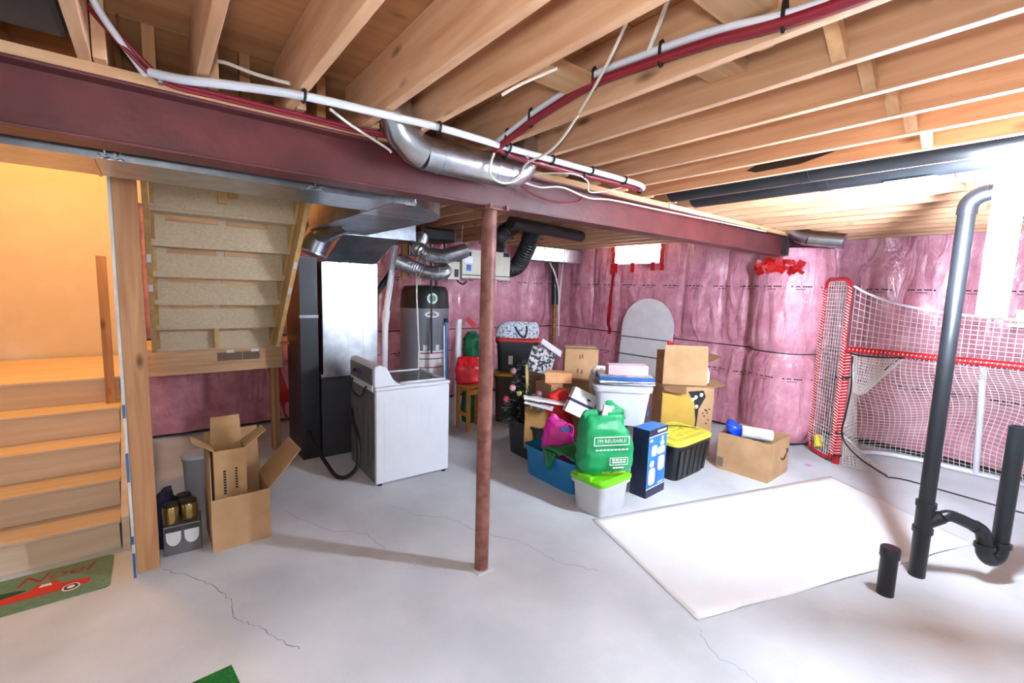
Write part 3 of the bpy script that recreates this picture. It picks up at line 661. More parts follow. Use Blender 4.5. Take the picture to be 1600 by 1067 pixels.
for z in (0.94, 0.86, 0.74): wrap(3.05, 5.9, 0.350, ca - 0.2, ca + 0.9, z, z + 0.014).build('red_line', m_red, wl)
for a in (-0.05, 0.45): wrap(3.05, 5.9, 0.350, ca + a, ca + a + 0.16, 0.985, 1.06).build('white_label', m_white, wh)
def disc_on(cx, cy, r, a, z, rw, rh, name, mat, parent):
    mb = MB(); t = [(r * math.cos(a + rw / r * math.cos(k * math.pi / 10)), r * math.sin(a + rw / r * math.cos(k * math.pi / 10)), z + rh * math.sin(k * math.pi / 10)) for k in range(20)]
    mb.add([(cx + x, cy + y, zz) for x, y, zz in t], [tuple(range(20))]); return mb.build(name, mat, parent)
disc_on(3.05, 5.9, 0.349, ca + 0.3, 1.70, 0.075, 0.075, 'round_badge', M('badge_green', (200, 222, 214), 0.4), wh)
g = disc_on(3.05, 5.9, 0.3505, ca + 0.3, 1.70, 0.055, 0.045, 'badge_centre', M('badge_teal', (92, 140, 126), 0.4), wh)
disc_on(3.05, 5.9, 0.349, ca + 0.3, 1.48, 0.105, 0.042, 'oval_badge', m_white, wh)
disc_on(3.05, 5.9, 0.3505, ca + 0.3, 1.48, 0.075, 0.022, 'badge_centre', M('badge_mauve', (176, 120, 140), 0.4), wh)
MB().cyl((2.95, 5.9, 1.87), (2.95, 5.9, 2.59), 0.04, 14).build('flue', m_white, wh, smooth=True)
MB().cyl((3.2, 5.85, 1.87), (3.2, 5.85, 1.98), 0.015, 8).build('nipple', m_black, wh, smooth=True)
# pipes in front of heater
cable('thin grey cable running straight down in front of the water heater', [(2.55, 5.0, 2.35), (2.48, 5.0, 1.9), (2.49, 5.0, 1.5), (2.52, 5.0, 1.0)], 0.009)
cable('thin black cable hanging in front of the water heater dome', [(2.475, 4.9, 2.602), (2.60, 4.9, 2.35), (2.61, 4.9, 2.15), (2.62, 4.9, 1.7), (2.63, 4.9, 1.05)], 0.011, m_black, 'black_cable')
cable('black cord looping under the silver flexible ducts', [(2.70, 4.75, 2.38), (2.72, 4.72, 2.2), (2.82, 4.7, 1.98), (2.93, 4.7, 1.90), (3.0, 4.72, 1.94)], 0.010, m_black, 'black_cable')
bm = thing('mop_handle', 'blue and white cleaning pole leaning beside the water heater', 'pole', (2.98, 5.1, 0))
MB().cyl((2.955, 5.08, 0.0), (2.985, 5.18, 1.40), 0.013, 10).build('blue_pole', M('blue_pole', (40, 110, 190), 0.4), bm)
MB().cyl((2.93, 5.08, 0.0), (2.955, 5.18, 1.36), 0.012, 10).build('white_pole', m_white, bm)
MB().cyl((2.985, 5.18, 1.40), (2.99, 5.19, 1.45), 0.03, 10).build('cap', m_black, bm)
# ventilator
hv = thing('ventilation_unit', 'pale grey heat recovery ventilator hanging from the joists', 'ventilator', (3.2, 4.8, 1.97))
m_hv = M('hrv_beige', (196, 192, 178), 0.5, var=0.04)
MB().box(2.86, 3.57, 4.6, 5.0, 1.97, 2.31).build('case', m_hv, hv, bevel=0.005)
MB().box(2.69, 2.855, 4.64, 4.98, 1.95, 2.16).build('side_case', m_hv, hv, bevel=0.005)
MB().box(2.862, 3.568, 4.594, 4.599, 2.005, 2.015).build('door_seam', m_black, hv)
for x, z in ((2.89, 2.23), (3.46, 2.255)): MB().box(x, x + 0.09, 4.592, 4.599, z, z + 0.05).build('vent_slot', m_black, hv)
MB().box(2.92, 2.98, 4.592, 4.599, 2.06, 2.13).build('blue_label', M('blue_label', (36, 110, 180), 0.5), hv)
MB().box(2.89, 3.0, 4.594, 4.598, 2.15, 2.23).build('paper_label', m_white, hv)
MB().box(2.78, 2.83, 4.63, 4.639, 1.98, 2.07).build('switch_box', m_black, hv)
for x in (2.9, 3.53):
    MB().cyl((x, 4.7, 2.31), (x + 0.02, 4.7, 2.6), 0.006, 6).build('hanger', m_galv, hv)
def flex(name, label, pts, r, mat, ribs=0.12, step=0.02):
    P = smooth_path(pts, 14); D = [0]
    for i in range(1, len(P)): D.append(D[-1] + (P[i] - P[i - 1]).length)
    n = int(D[-1] / (step / 2)); Q = []; j = 0
    for k in range(n + 1):
        d = D[-1] * k / n
        while j < len(P) - 2 and D[j + 1] < d: j += 1
        t = (d - D[j]) / max(1e-6, D[j + 1] - D[j]); Q.append(P[j].lerp(P[j + 1], t))
    o = MB().tube(Q, r, 18, radii=[r * (1 + (ribs if k % 2 else -ribs * 0.3)) for k in range(n + 1)]).build(name, mat, smooth=False)
    return tag(o, label, 'duct')
flex('flexible_duct', 'silver ribbed flexible duct, upper of two, joining the ventilator', [(2.40, 4.75, 2.40), (2.27, 4.55, 2.27), (2.33, 4.48, 2.21), (2.50, 4.46, 2.19), (2.66, 4.46, 2.23), (2.82, 4.48, 2.28)], 0.075, m_galv)
flex('flexible_duct', 'silver ribbed flexible duct, lower of two, beside the ventilator', [(2.15, 4.75, 2.12), (2.24, 4.56, 2.05), (2.36, 4.5, 2.01), (2.50, 4.5, 2.01), (2.6, 4.56, 2.03), (2.68, 4.7, 2.06)], 0.07, m_galv)
flex('insulated_duct', 'black insulated flexible duct looping down into the ventilator side', [(3.80, 4.3, 2.72), (3.72, 4.35, 2.58), (3.70, 4.45, 2.35), (3.70, 4.62, 2.16), (3.60, 4.75, 2.10), (3.575, 4.8, 2.10)], 0.105, m_black, 0.06, 0.03)
flex('insulated_duct', 'black insulated flexible duct rising from the ventilator top', [(3.42, 4.7, 2.29), (3.43, 4.7, 2.42), (3.46, 4.6, 2.55), (3.5, 4.4, 2.66)], 0.10, m_black, 0.06, 0.03)
# big black sleeve between joists and rectangular duct near the window
tag(MB().box(2.55, 3.05, 5.05, 5.5, 2.42, 2.58).build('black_wrapped_duct', m_black, bevel=0.03), 'black wrapped duct up between the joists behind the flexible ducts', 'duct')
tag(MB().tube(smooth_path([(2.9, 3.75, 2.53), (3.5, 3.85, 2.53), (4.2, 4.0, 2.53)]), 0.065, 14).build('black_sleeve', m_black, smooth=True), 'long black sleeve crossing under the joists near the column', 'duct')
rr = thing('rectangular_duct', 'bright rectangular galvanised duct end lit by the window', 'duct', (5.6, 5.95, 2.36))
for x0, x1 in ((4.85, 5.24), (5.243, 5.71), (5.713, 6.15)): MB().box(x0, x1, 5.8, 6.1, 2.36, 2.58).build('duct_section', m_galv, rr)
for x in (5.24, 5.71): MB().box(x - .008, x + .008, 5.79, 6.11, 2.355, 2.585).build('seam', m_galv, rr)
# corner stack: black pipe, cable pair
cp = thing('corner_pipe', 'black pipe with a copper coloured tail in the far corner', 'pipe', (5.98, 6.28, 0))
MB().cyl((5.94, 6.3, 2.57), (5.99, 6.3, 1.6), 0.065, 16).build('black_pipe', m_abs, cp, smooth=True)
MB().cyl((5.99, 6.3, 1.6), (6.0, 6.3, 0.0), 0.035, 14).build('copper_tail', M('brass', (150, 106, 60), 0.4, 0.7, var=0.3, scale=30), cp, smooth=True)
cable('pale hose curving down beside the black corner pipe', [(5.72, 6.2, 2.36), (5.85, 6.2, 2.2), (5.97, 6.2, 1.9), (6.0, 6.2, 1.6), (6.05, 6.22, 1.0)], 0.016)
cable('pale hose dropping straight along the black corner pipe', [(6.07, 6.2, 2.36), (6.04, 6.2, 2.1), (6.02, 6.2, 1.8), (6.02, 6.22, 1.5)], 0.014)

# washer (its back turned to the stairs)
wa = thing('washing_machine', 'white top loading washer with its grey back towards the stairs', 'washer', (1.92, 4.24, 0), R(-2))
m_wa = M('washer_white', (222, 225, 232), 0.35, var=0.02)
m_wag = M('washer_back', (112, 110, 112), 0.45, 0.3, var=0.08)
B = dict(parent=wa, world=False)
MB().box(-0.375, 0.375, -0.355, 0.355, 0.02, 0.90).build('cabinet', m_wa, bevel=0.012, **B)
MB().box(-0.385, -0.377, -0.345, 0.345, 0.04, 0.88).build('back_panel', m_wag, bevel=0.002, **B)
for y in (-0.26, -0.12, 0.05, 0.2): MB().box(-0.392, -0.386, y, y + 0.018, 0.10, 0.72).build('back_rib', m_wag, bevel=0.003, **B)
for y in (-0.33, 0.30):
    for x in (-0.33, 0.33): MB().cyl((x, y, 0), (x, y, 0.025), 0.02, 10).build('foot', m_black, **B)
MB().box(-0.38, 0.385, -0.362, 0.362, 0.902, 0.935).build('top_deck', m_wa, bevel=0.014, **B)
# console with sloping ends
vs = [(-0.385, 0.936), (-0.385, 1.125), (-0.33, 1.14), (-0.27, 1.11), (-0.19, 0.97), (-0.12, 0.936)]; k = len(vs)
MB().add([(x, -0.355, z) for x, z in vs] + [(x, 0.355, z) for x, z in vs], [tuple(range(k - 1, -1, -1)), tuple(range(k, 2 * k))] + [(i, (i + 1) % k, k + (i + 1) % k, k + i) for i in range(k)]).build('console', m_wa, bevel=0.012, **B)
cb_ = MB().box(-0.394, -0.386, -0.31, 0.33, 0.95, 1.10).build('console_back', m_wag, bevel=0.002, **B)
for y, mt in ((0.06, m_red), (0.0, M('blue_port', (50, 70, 150), 0.4)), (0.14, m_black)):
    MB().cyl((-0.395, y, 1.02), (-0.425, y, 1.02), 0.02, 12).build('inlet', mt, parent=cb_, world=False)
MB().box(-0.40, -0.388, -0.33, -0.27, 0.90, 0.95).build('cord_clamp', m_white, **B)
MB().box(-0.10, 0.33, -0.28, 0.28, 0.937, 0.945).build('lid_glass', M('lid_glass', (92, 100, 104), 0.12, var=0.1), bevel=0.004, **B)
mb = MB(); mb.box(-0.12, 0.35, -0.30, -0.283, 0.937, 0.955); mb.box(-0.12, 0.35, 0.283, 0.30, 0.937, 0.955); mb.box(0.333, 0.35, -0.283, 0.283, 0.937, 0.955)
mb.build('lid_rim', m_wa, bevel=0.005, **B)
for x0, x1, z0, z1 in ((-0.30, 0.30, 0.12, 0.80),): 
    MB().box(x0, x1, -0.3585, -0.355, z0, z1).build('side_emboss', m_wa, bevel=0.003, **B)
for x in (-0.08, 0.07, 0.16): MB().box(x, x + 0.05, -0.361, -0.358, 0.50, 0.74).build('side_rib', m_wa, bevel=0.003, **B)
tag(MB().tube(smooth_path([(1.50, 4.40, 0.95), (1.47, 4.35, 0.85), (1.50, 4.2, 0.80), (1.49, 4.02, 0.93)]), 0.009, 8).build('power_cord', m_black, smooth=True), 'thin black power cord looped behind the washer console', 'cord')
tag(MB().tube(smooth_path([(1.50, 4.45, 0.62), (1.46, 4.30, 0.55), (1.44, 4.1, 0.42), (1.42, 4.05, 0.2), (1.36, 4.15, 0.06), (1.30, 4.3, 0.022), (1.27, 4.5, 0.08), (1.23, 4.75, 0.2), (1.22, 4.93, 0.3)]), 0.019, 12).build('drain_hose', m_black, smooth=True), 'thick black drain hose hanging from the washer back onto the floor', 'hose')
# ================================================================== the storage pile
def tote(name, label, x, y, rz, w, d, h, mat, lid=None, taper=0.9, z0=0.0, lid_h=0.04, ribs=0, lidlabel=None, rim=True, cat='storage tote', hollow=False):
    t = thing(name, label, cat, (x, y, z0), R(rz))
    def ring(z, s, inset=0): return (z, w / 2 * s - inset, d / 2 * s - inset, 0, 0)
    rings = [ring(0.0, taper), ring(h * 0.5, (1 + taper) / 2), ring(h, 1.0)]
    if hollow or lid is None: rings += [ring(h, 1.0, 0.008), ring(h * 0.5, (1 + taper) / 2, 0.008), ring(0.012, taper, 0.008)]
    MB().loft(rings, 40, 7).build('body', mat, t, world=False, smooth=True)
    if rim:
        MB().loft([(h - 0.03, w / 2 + 0.004, d / 2 + 0.004, 0, 0), (h - 0.028, w / 2 + 0.016, d / 2 + 0.016, 0, 0), (h, w / 2 + 0.016, d / 2 + 0.016, 0, 0), (h, w / 2 - 0.004, d / 2 - 0.004, 0, 0)], 40, 7, cap0=False, cap1=False).build('rim', mat, t, world=False, smooth=True)
    for k in range(ribs):
        a = (k + 0.5) / ribs - 0.5
        MB().bar((a * w * 0.86, -d / 2 * taper, 0.02), (a * w * 0.92, -d / 2 * 0.985, h - 0.05), 0.045, 0.014, (0, 1, 0)).build('rib', mat, t, world=False)
        if k < 3: MB().bar((-w / 2 * taper, ((k + .5) / 3 - .5) * d * .8, 0.02), (-w / 2 * 0.985, ((k + .5) / 3 - .5) * d * .85, h - 0.05), 0.014, 0.045, (0, 1, 0)).build('rib', mat, t, world=False)
    if lid is not None:
        MB().loft([(h + 0.001, w / 2 + 0.022, d / 2 + 0.022, 0, 0), (h + lid_h * 0.6, w / 2 + 0.022, d / 2 + 0.022, 0, 0), (h + lid_h, w / 2 - 0.01, d / 2 - 0.01, 0, 0), (h + lid_h * 0.8, w / 2 - 0.04, d / 2 - 0.04, 0, 0)], 40, 7).build('lid', lid, t, world=False, smooth=True)
    return t
def panel(a, b, c, d, n, t=0.006):
    return MB().slab(a, b, c, d, n, t)
def carton(name, label, x, y, rz, w, d, h, mat=None, inner=None, z0=0.0, flaps=(), closed=False, cat='cardboard box'):
    # flaps: (side, angle from vertical outwards, length); sides: f b l r (f = local -Y)
    mat = mat or m_card; inner = inner or m_cardd
    t = thing(name, label, cat, (x, y, z0), R(rz)); T = 0.006; X = w / 2; Y = d / 2
    if closed:
        MB().box(-X, X, -Y, Y, 0, h).build('carton_body', mat, t, world=False, bevel=0.004)
    else:
        MB().box(-X, X, -Y, -Y + T, 0, h).build('side_panel', mat, t, world=False)
        MB().box(-X, X, Y - T, Y, 0, h).build('side_panel', mat, t, world=False)
        MB().box(-X, -X + T, -Y + T, Y - T, 0, h).build('side_panel', mat, t, world=False)
        MB().box(X - T, X, -Y + T, Y - T, 0, h).build('side_panel', mat, t, world=False)
        MB().box(-X + T, X - T, -Y + T, Y - T, 0, 0.008).build('bottom', inner, t, world=False)
    for s, ang, ln in flaps:
        a = R(ang); o = math.sin(a) * ln; u = math.cos(a) * ln
        if s in 'fb':
            sg = -1 if s == 'f' else 1; y0 = sg * (Y - T / 2)
            panel((-X, y0, h), (X, y0, h), (X - 0.01, y0 + sg * o, h + u), (-X + 0.01, y0 + sg * o, h + u), (0, -math.cos(a) * sg, math.sin(a)), 0.005).build('flap', mat, t, world=False)
        else:
            sg = -1 if s == 'l' else 1; x0 = sg * (X - T / 2)
            panel((x0, -Y, h), (x0, Y, h), (x0 + sg * o, Y - 0.01, h + u), (x0 + sg * o, -Y + 0.01, h + u), (-math.cos(a) * sg, 0, math.sin(a)), 0.005).build('flap', mat, t, world=False)
    return t
def put(mb, name, mat, t, **k): return mb.build(name, mat, t, world=False, **k)
def lettering(t, name, txt, size, origin, xdir, mat, zdir=(0, 0, 1), sx=1.0):
    vs, fs = text_mesh(txt, size); o = Vector(origin); xd = Vector(xdir).normalized(); zd = Vector(zdir).normalized()
    return put(MB().add([o + xd * v[0] * sx + zd * v[1] for v in vs], fs), name, mat, t)
m_paper = M('white_card', (224, 224, 226), 0.6, var=0.04)
m_clear = M('frosted_plastic', (236, 240, 246), 0.3, var=0.03, trans=0.35)
m_green = M('bag_green', (6, 150, 88), 0.45, var=0.14, bump=0.7, bscale=9)
m_limelid = M('lime_lid', (112, 206, 20), 0.4, var=0.05)
m_pinkbag = M('magenta_bag', (196, 10, 138), 0.45, var=0.14, bump=0.7, bscale=10)
m_bluetote = M('blue_tote', (22, 116, 170), 0.45, var=0.06)
m_blacktote = M('black_tote', (30, 32, 36), 0.42, var=0.1)
m_yellow = M('yellow_lid', (226, 214, 78), 0.5, var=0.08)
m_navy = M('navy', (24, 32, 70), 0.5)
m_redcl = M('red_cloth', (206, 34, 30), 0.6, var=0.15, bump=0.4, bscale=16)
m_pinkbox = M('pink_box', (228, 168, 184), 0.6, var=0.04)
m_boxblue = M('carton_blue', (30, 96, 180), 0.4, c2=(26, 132, 208), scale=5)
m_boxdark = M('carton_dark', (26, 34, 66), 0.4, var=0.2)
m_greenf = M('green_film', (10, 110, 60), 0.25, var=0.2, bump=0.5, bscale=12)

# --- clear box with green lid, contents
t = tote('clear_box', 'small clear plastic box with a lime green lid under the green shopping bag', 2.97, 2.46, 2, 0.40, 0.33, 0.27, m_clear, m_limelid, 0.88, lid_h=0.05, cat='storage box')
put(MB().loft([(0.02, 0.07, 0.10, -0.09, -0.02), (0.10, 0.08, 0.11, -0.09, -0.02), (0.17, 0.05, 0.06, -0.09, -0.02)], 20, 2.2, 0.02, 12, 4), 'cloth_contents', M('pale_cloth', (214, 196, 190), 0.8), t, smooth=True)
put(MB().box(0.0, 0.14, -0.13, 0.12, 0.015, 0.22), 'white_contents', m_paper, t)
for x in (-0.2, 0.2): put(MB().box(x - 0.03, x + 0.03, -0.07, 0.07, 0.285, 0.335), 'latch', m_limelid, t, bevel=0.008)
# --- green reusable bag
t = thing('shopping_bag', 'bulging green reusable shopping bag with white print on the lime lid', 'bag', (3.0, 2.47, 0.322), R(-26))
put(MB().loft([(0.0, 0.20, 0.10, 0, 0), (0.05, 0.235, 0.125, 0, 0), (0.2, 0.225, 0.13, 0.0, 0), (0.36, 0.20, 0.115, -0.01, 0), (0.46, 0.18, 0.08, -0.02, 0.0), (0.50, 0.17, 0.06, -0.02, 0), (0.46, 0.15, 0.05, -0.02, 0)], 44, 4.0, 0.03, 6, 3), 'bag_body', m_green, t, smooth=True)
put(MB().loft([(0.42, 0.06, 0.035, -0.14, -0.01), (0.50, 0.065, 0.03, -0.15, -0.015), (0.54, 0.05, 0.02, -0.15, -0.02)], 18, 2.2, 0.015, 16, 2), 'handle_knot', m_green, t, smooth=True)
put(MB().loft([(0.44, 0.10, 0.03, 0.10, 0.03), (0.52, 0.09, 0.02, 0.09, 0.03), (0.575, 0.045, 0.014, 0.05, 0.03), (0.60, 0.02, 0.01, 0.03, 0.03)], 22, 2.4, 0.012, 14, 5), 'handle_fold', m_green, t, smooth=True)
put(MB().slab((-0.05, 0.0, 0.42), (0.11, 0.0, 0.42), (0.08, 0.01, 0.56), (-0.01, 0.01, 0.57), (0, 1, 0), 0.03), 'white_contents', m_paper, t, bevel=0.008)
fy = -0.152
lettering(t, 'printed_slogan', "I'M REUSABLE", 0.043, (0.0, fy, 0.305), (1, 0, 0), m_paper)
mb = MB()
for a, b in (((-.155, .27), (.155, .27)), ((-.155, .34), (.155, .34)), ((-.155, .27), (-.155, .34)), ((.155, .27), (.155, .34))): mb.bar((a[0], fy, a[1]), (b[0], fy, b[1]), 0.006, 0.006)
for a, b in (((-.01, .10), (.15, .10)), ((-.01, .16), (.15, .16)), ((-.01, .10), (-.01, .16)), ((.15, .10), (.15, .16))): mb.bar((a[0], fy - .004, a[1]), (b[0], fy - .004, b[1]), 0.005, 0.005)
for k in range(9): mb.box(-0.14 + k * 0.033, -0.116 + k * 0.033, fy - 0.004, fy, 0.225, 0.236)
for k in range(4): mb.box(0.01 + k * 0.033, 0.034 + k * 0.033, fy - 0.006, fy, 0.135, 0.148)
for k in range(5): mb.box(0.01 + k * 0.025, 0.03 + k * 0.025, fy - 0.006, fy, 0.115, 0.126)
for k in range(4): mb.box(0.02 + k * 0.025, 0.04 + k * 0.025, fy - 0.006, fy, 0.07, 0.08)
stuff(put(mb, 'printed_frame', m_paper, t))
lettering(t, 'printed_name', 'DOLLARAMA', 0.036, (0.04, fy + 0.012, 0.025), (1, 0, 0), M('yellow_print', (226, 206, 40), 0.5))
# --- blue carton
t = carton('blue_carton', 'tall narrow blue printed carton between the green bag and yellow lidded tote', 3.575, 2.405, 4, 0.32, 0.165, 0.635, mat=m_boxblue, closed=True, cat='box')
put(MB().box(-0.1605, -0.161 + 0.0, -0.0828, 0.0828, 0.0, 0.635), 'dark_side', m_boxdark, t)
put(MB().slab((-0.1608, -0.08, 0.01), (-0.1608, 0.08, 0.01), (-0.1608, 0.08, 0.56), (-0.1608, -0.08, 0.56), (-1, 0, 0), 0.002), 'dark_side', m_boxdark, t)  # left side covered in the darker carton colour
for z0, z1 in ((0.0, 0.075), (0.575, 0.635)): put(MB().box(-0.16, 0.16, -0.0850, -0.0828, z0, z1), 'dark_band', m_boxdark, t)
for z in (0.078, 0.565): put(MB().box(-0.16, 0.16, -0.0855, -0.0828, z, z + 0.008), 'white_line', m_paper, t)
for x0, x1, z0, z1 in ((-0.13, -0.02, 0.11, 0.27), (-0.11, -0.05, 0.28, 0.34), (-0.10, -0.01, 0.38, 0.48), (0.02, 0.13, 0.22, 0.36), (0.0, 0.13, 0.38, 0.45), (0.04, 0.11, 0.46, 0.50), (0.06, 0.09, 0.50, 0.55), (-0.12, -0.08, 0.29, 0.32)):
    put(MB().loft([(0, (x1 - x0) / 2, (z1 - z0) / 2, 0, 0), (0.002, (x1 - x0) / 2, (z1 - z0) / 2, 0, 0)], 20, 4).xf(Matrix.Translation(((x0 + x1) / 2, -0.0826, (z0 + z1) / 2)) @ Matrix.Rotation(math.pi / 2, 4, 'X')), 'printed_picture', m_paper, t)
mb = MB()
for k in range(7): mb.box(-0.02 + k * 0.022, -0.003 + k * 0.022, -0.0868, -0.0851, 0.595, 0.618)
for k in range(3): mb.box(-0.14 + k * 0.018, -0.126 + k * 0.018, -0.0845, -0.0828, 0.52, 0.545)
for k in range(5): mb.box(0.03 + k * 0.02, 0.046 + k * 0.02, -0.0868, -0.0851, 0.10, 0.115)
stuff(put(mb, 'printed_letters', m_paper, t))
# --- black tote with yellow lid
t = tote('black_tote', 'black storage tote with a bright yellow ribbed lid', 4.27, 2.57, 2, 0.68, 0.46, 0.37, m_blacktote, m_yellow, 0.86, lid_h=0.05, ribs=6)
for k in range(5):
    for q in range(3): put(MB().box(-0.24 + k * 0.105, -0.16 + k * 0.105, -0.14 + q * 0.10, -0.07 + q * 0.10, 0.41, 0.424), 'lid_pad', m_yellow, t, bevel=0.004)
put(MB().tube(smooth_path([(-0.02, 0.16, 0.43), (0.06, 0.14, 0.43), (0.16, 0.08, 0.43), (0.22, -0.02, 0.43), (0.27, -0.08, 0.43)]), 0.005, 6), 'cord', m_black, t)
# --- smile carton
t = carton('shipping_carton', 'low open cardboard shipping box with a black smile arrow on its end', 4.99, 2.08, 2, 0.53, 0.52, 0.40, cat='cardboard box')
m_ink = M('black_ink', (34, 30, 32), 0.6)
put(MB().tube([(0.04 + 0.17 * u, -0.262, 0.17 + 0.06 * (2 * u - 0.75) ** 2) for u in [i / 12 for i in range(13)]], 0.006, 6, radii=[0.002 + 0.008 * math.sin(math.pi * min(1, (i + 1) / 13)) for i in range(13)]), 'printed_smile', m_ink, t)
put(MB().bar((0.215, -0.262, 0.27), (0.165, -0.262, 0.265), 0.004, 0.008), 'printed_arrow', m_ink, t)
put(MB().bar((0.215, -0.262, 0.27), (0.215, -0.262, 0.225), 0.008, 0.004), 'printed_arrow', m_ink, t)
put(MB().box(-0.2665, -0.265, 0.19, 0.25, 0.03, 0.13), 'side_label', M('grey_label', (120, 100, 84), 0.7), t)
tag(MB().cyl((5.03, 1.92, 0.405), (4.86, 2.16, 0.425), 0.062, 24).build('paper_roll', m_paper, smooth=True), 'white paper towel roll lying in the open shipping box', 'roll')
tag(MB().loft([(0.18, 0.05, 0.05, 4.85, 2.23), (0.36, 0.07, 0.06, 4.85, 2.22), (0.45, 0.09, 0.07, 4.84, 2.23), (0.50, 0.06, 0.04, 4.83, 2.25), (0.53, 0.02, 0.02, 4.82, 2.26)], 26, 2, 0.025, 11, 4).build('blue_plastic_bag', M('blue_film', (22, 70, 214), 0.3, var=0.2, bump=0.4, bscale=14), smooth=True), 'crumpled bright blue plastic bag in the open shipping box', 'bag')
tag(MB().loft([(0.2, 0.07, 0.06, 5.1, 2.06), (0.36, 0.08, 0.07, 5.1, 2.05), (0.40, 0.05, 0.05, 5.1, 2.04)], 20, 2, 0.03, 11, 8).build('clear_wrap', m_clear, smooth=True), 'clear crinkled wrap beside the paper roll in the shipping box', 'wrapping')
# --- two cardboard boxes by the pilaster
t = carton('torn_carton', 'large torn cardboard box showing yellow card, under the box of red items', 4.93, 2.92, -43, 0.58, 0.46, 0.80, closed=True)
m_ocre = M('ochre_card', (196, 160, 70), 0.75, var=0.06)
put(MB().prism([(-0.285, 0.36), (-0.285, 0.72), (-0.02, 0.745), (0.075, 0.62), (0.10, 0.42), (0.085, 0.18), (-0.06, 0.33)], 0, 0.012).xf(Matrix(((1, 0, 0, 0), (0, 0, -1, -0.2305), (0, 1, 0, 0), (0, 0, 0, 1)))), 'torn_flap', m_ocre, t)
put(MB().prism([(-0.28, 0.33), (-0.06, 0.30), (0.07, 0.16), (0.04, 0.13), (-0.28, 0.2)], 0, 0.008).xf(Matrix(((1, 0, 0, 0), (0, 0, -1, -0.2305), (0, 1, 0, 0), (0, 0, 0, 1)))), 'dark_gap', m_black, t)
put(MB().prism([(0.075, 0.62), (0.0, 0.75), (0.17, 0.77), (0.20, 0.70), (0.13, 0.55), (0.105, 0.2)], 0, 0.006).xf(Matrix(((1, 0, 0, 0), (0, 0, -1, -0.2305), (0, 1, 0, 0), (0, 0, 0, 1)))), 'torn_hole', m_black, t)
for x, z in ((0.06, 0.66), (0.105, 0.58), (0.15, 0.72), (0.09, 0.69)): put(MB().loft([(0, 0.02, 0.025, 0, 0), (0.012, 0.015, 0.02, 0, 0)], 10, 2, 0.006, 30, 2).xf(Matrix.Translation((x, -0.238, z)) @ Matrix.Rotation(math.pi / 2, 4, 'X')), 'torn_fibre', m_paper, t)
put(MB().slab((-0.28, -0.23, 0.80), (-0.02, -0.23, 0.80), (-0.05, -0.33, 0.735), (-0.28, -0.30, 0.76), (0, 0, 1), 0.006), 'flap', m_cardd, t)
put(MB().slab((0.29, -0.2, 0.80), (0.29, 0.2, 0.80), (0.43, 0.18, 0.83), (0.43, -0.18, 0.83), (0, 0, 1), 0.006), 'flap', m_card, t)
mb = MB(); rnd = random.Random(6)
for k in range(9): a = rnd.uniform(0.17, 0.26); b = rnd.uniform(0.3, 0.6); mb.box(a, a + 0.022, -0.2335, -0.2308, b, b + 0.012)
stuff(put(mb, 'printed_marks', m_ink, t))
t = carton('open_carton', 'open cardboard box of red decorations on top of the torn box', 4.92, 2.95, -43, 0.50, 0.36, 0.27, z0=0.81, flaps=(('f', -3, 0.19), ('r', 66, 0.17), ('b', 30, 0.10)))
tag(MB().loft([(0.84, 0.12, 0.10, 4.99, 2.92), (1.04, 0.15, 0.12, 5.01, 2.92), (1.15, 0.13, 0.10, 5.03, 2.92), (1.19, 0.06, 0.05, 5.04, 2.92)], 30, 2, 0.05, 10, 5).build('red_decorations', m_redcl, smooth=True), 'heap of red cloth decorations in the upper open box', 'decorations')
tag(MB().loft([(0.86, 0.05, 0.05, 4.85, 3.06), (1.12, 0.05, 0.05, 4.85, 3.06), (1.27, 0.05, 0.02, 4.84, 3.06), (1.30, 0.03, 0.01, 4.83, 3.07)], 20, 2, 0.03, 14, 7).build('red_ribbon', m_redcl, smooth=True), 'bit of red cloth poking up behind the open box flap', 'decorations')
t = thing('white_jug', 'white rounded plastic jug standing on the torn box corner', 'jug', (5.17, 2.80, 0.80))
put(MB().lathe([(0.065, 0), (0.072, 0.02), (0.072, 0.13), (0.05, 0.18), (0.02, 0.20)], n=24), 'jug_body', m_white, t, smooth=True)
put(MB().tube(smooth_path([(0.06, 0, 0.15), (0.10, 0, 0.13), (0.10, 0, 0.06), (0.07, 0, 0.04)]), 0.01, 8), 'handle', m_white, t, smooth=True)
# --- clear tote stack
t = tote('black_tote', 'black storage tote half hidden behind the green bag and magenta bag', 3.60, 2.99, -43, 0.42, 0.32, 0.50, m_blacktote, m_blacktote, 0.9)
t = tote('clear_tote', 'large clear storage tote with a coloured label carrying two boxes', 3.70, 2.87, -43, 0.54, 0.38, 0.37, m_clear, m_clear, 0.84, z0=0.545, lid_h=0.03)
put(MB().box(-0.16, 0.16, -0.12, 0.12, 0.02, 0.27), 'grey_contents', M('mixed_contents', (176, 188, 198), 0.8, var=0.25, scale=12), t, bevel=0.03)
for k, c_ in enumerate(((196, 40, 70), (90, 70, 160), (60, 120, 190))): put(MB().box(0.252, 0.258, -0.13 + 0.0, -0.07, 0.21 - k * 0.06, 0.265 - k * 0.06), 'colour_label', M('label_%d' % k, c_, 0.5), t)
for k, c_ in enumerate(((240, 190, 60), (120, 200, 120), (235, 235, 235))): put(MB().box(0.252, 0.258, -0.068, -0.02, 0.21 - k * 0.06, 0.265 - k * 0.06), 'colour_label', M('label_b%d' % k, c_, 0.5), t)
m_game = M('game_blue', (30, 84, 150), 0.45, var=0.15)
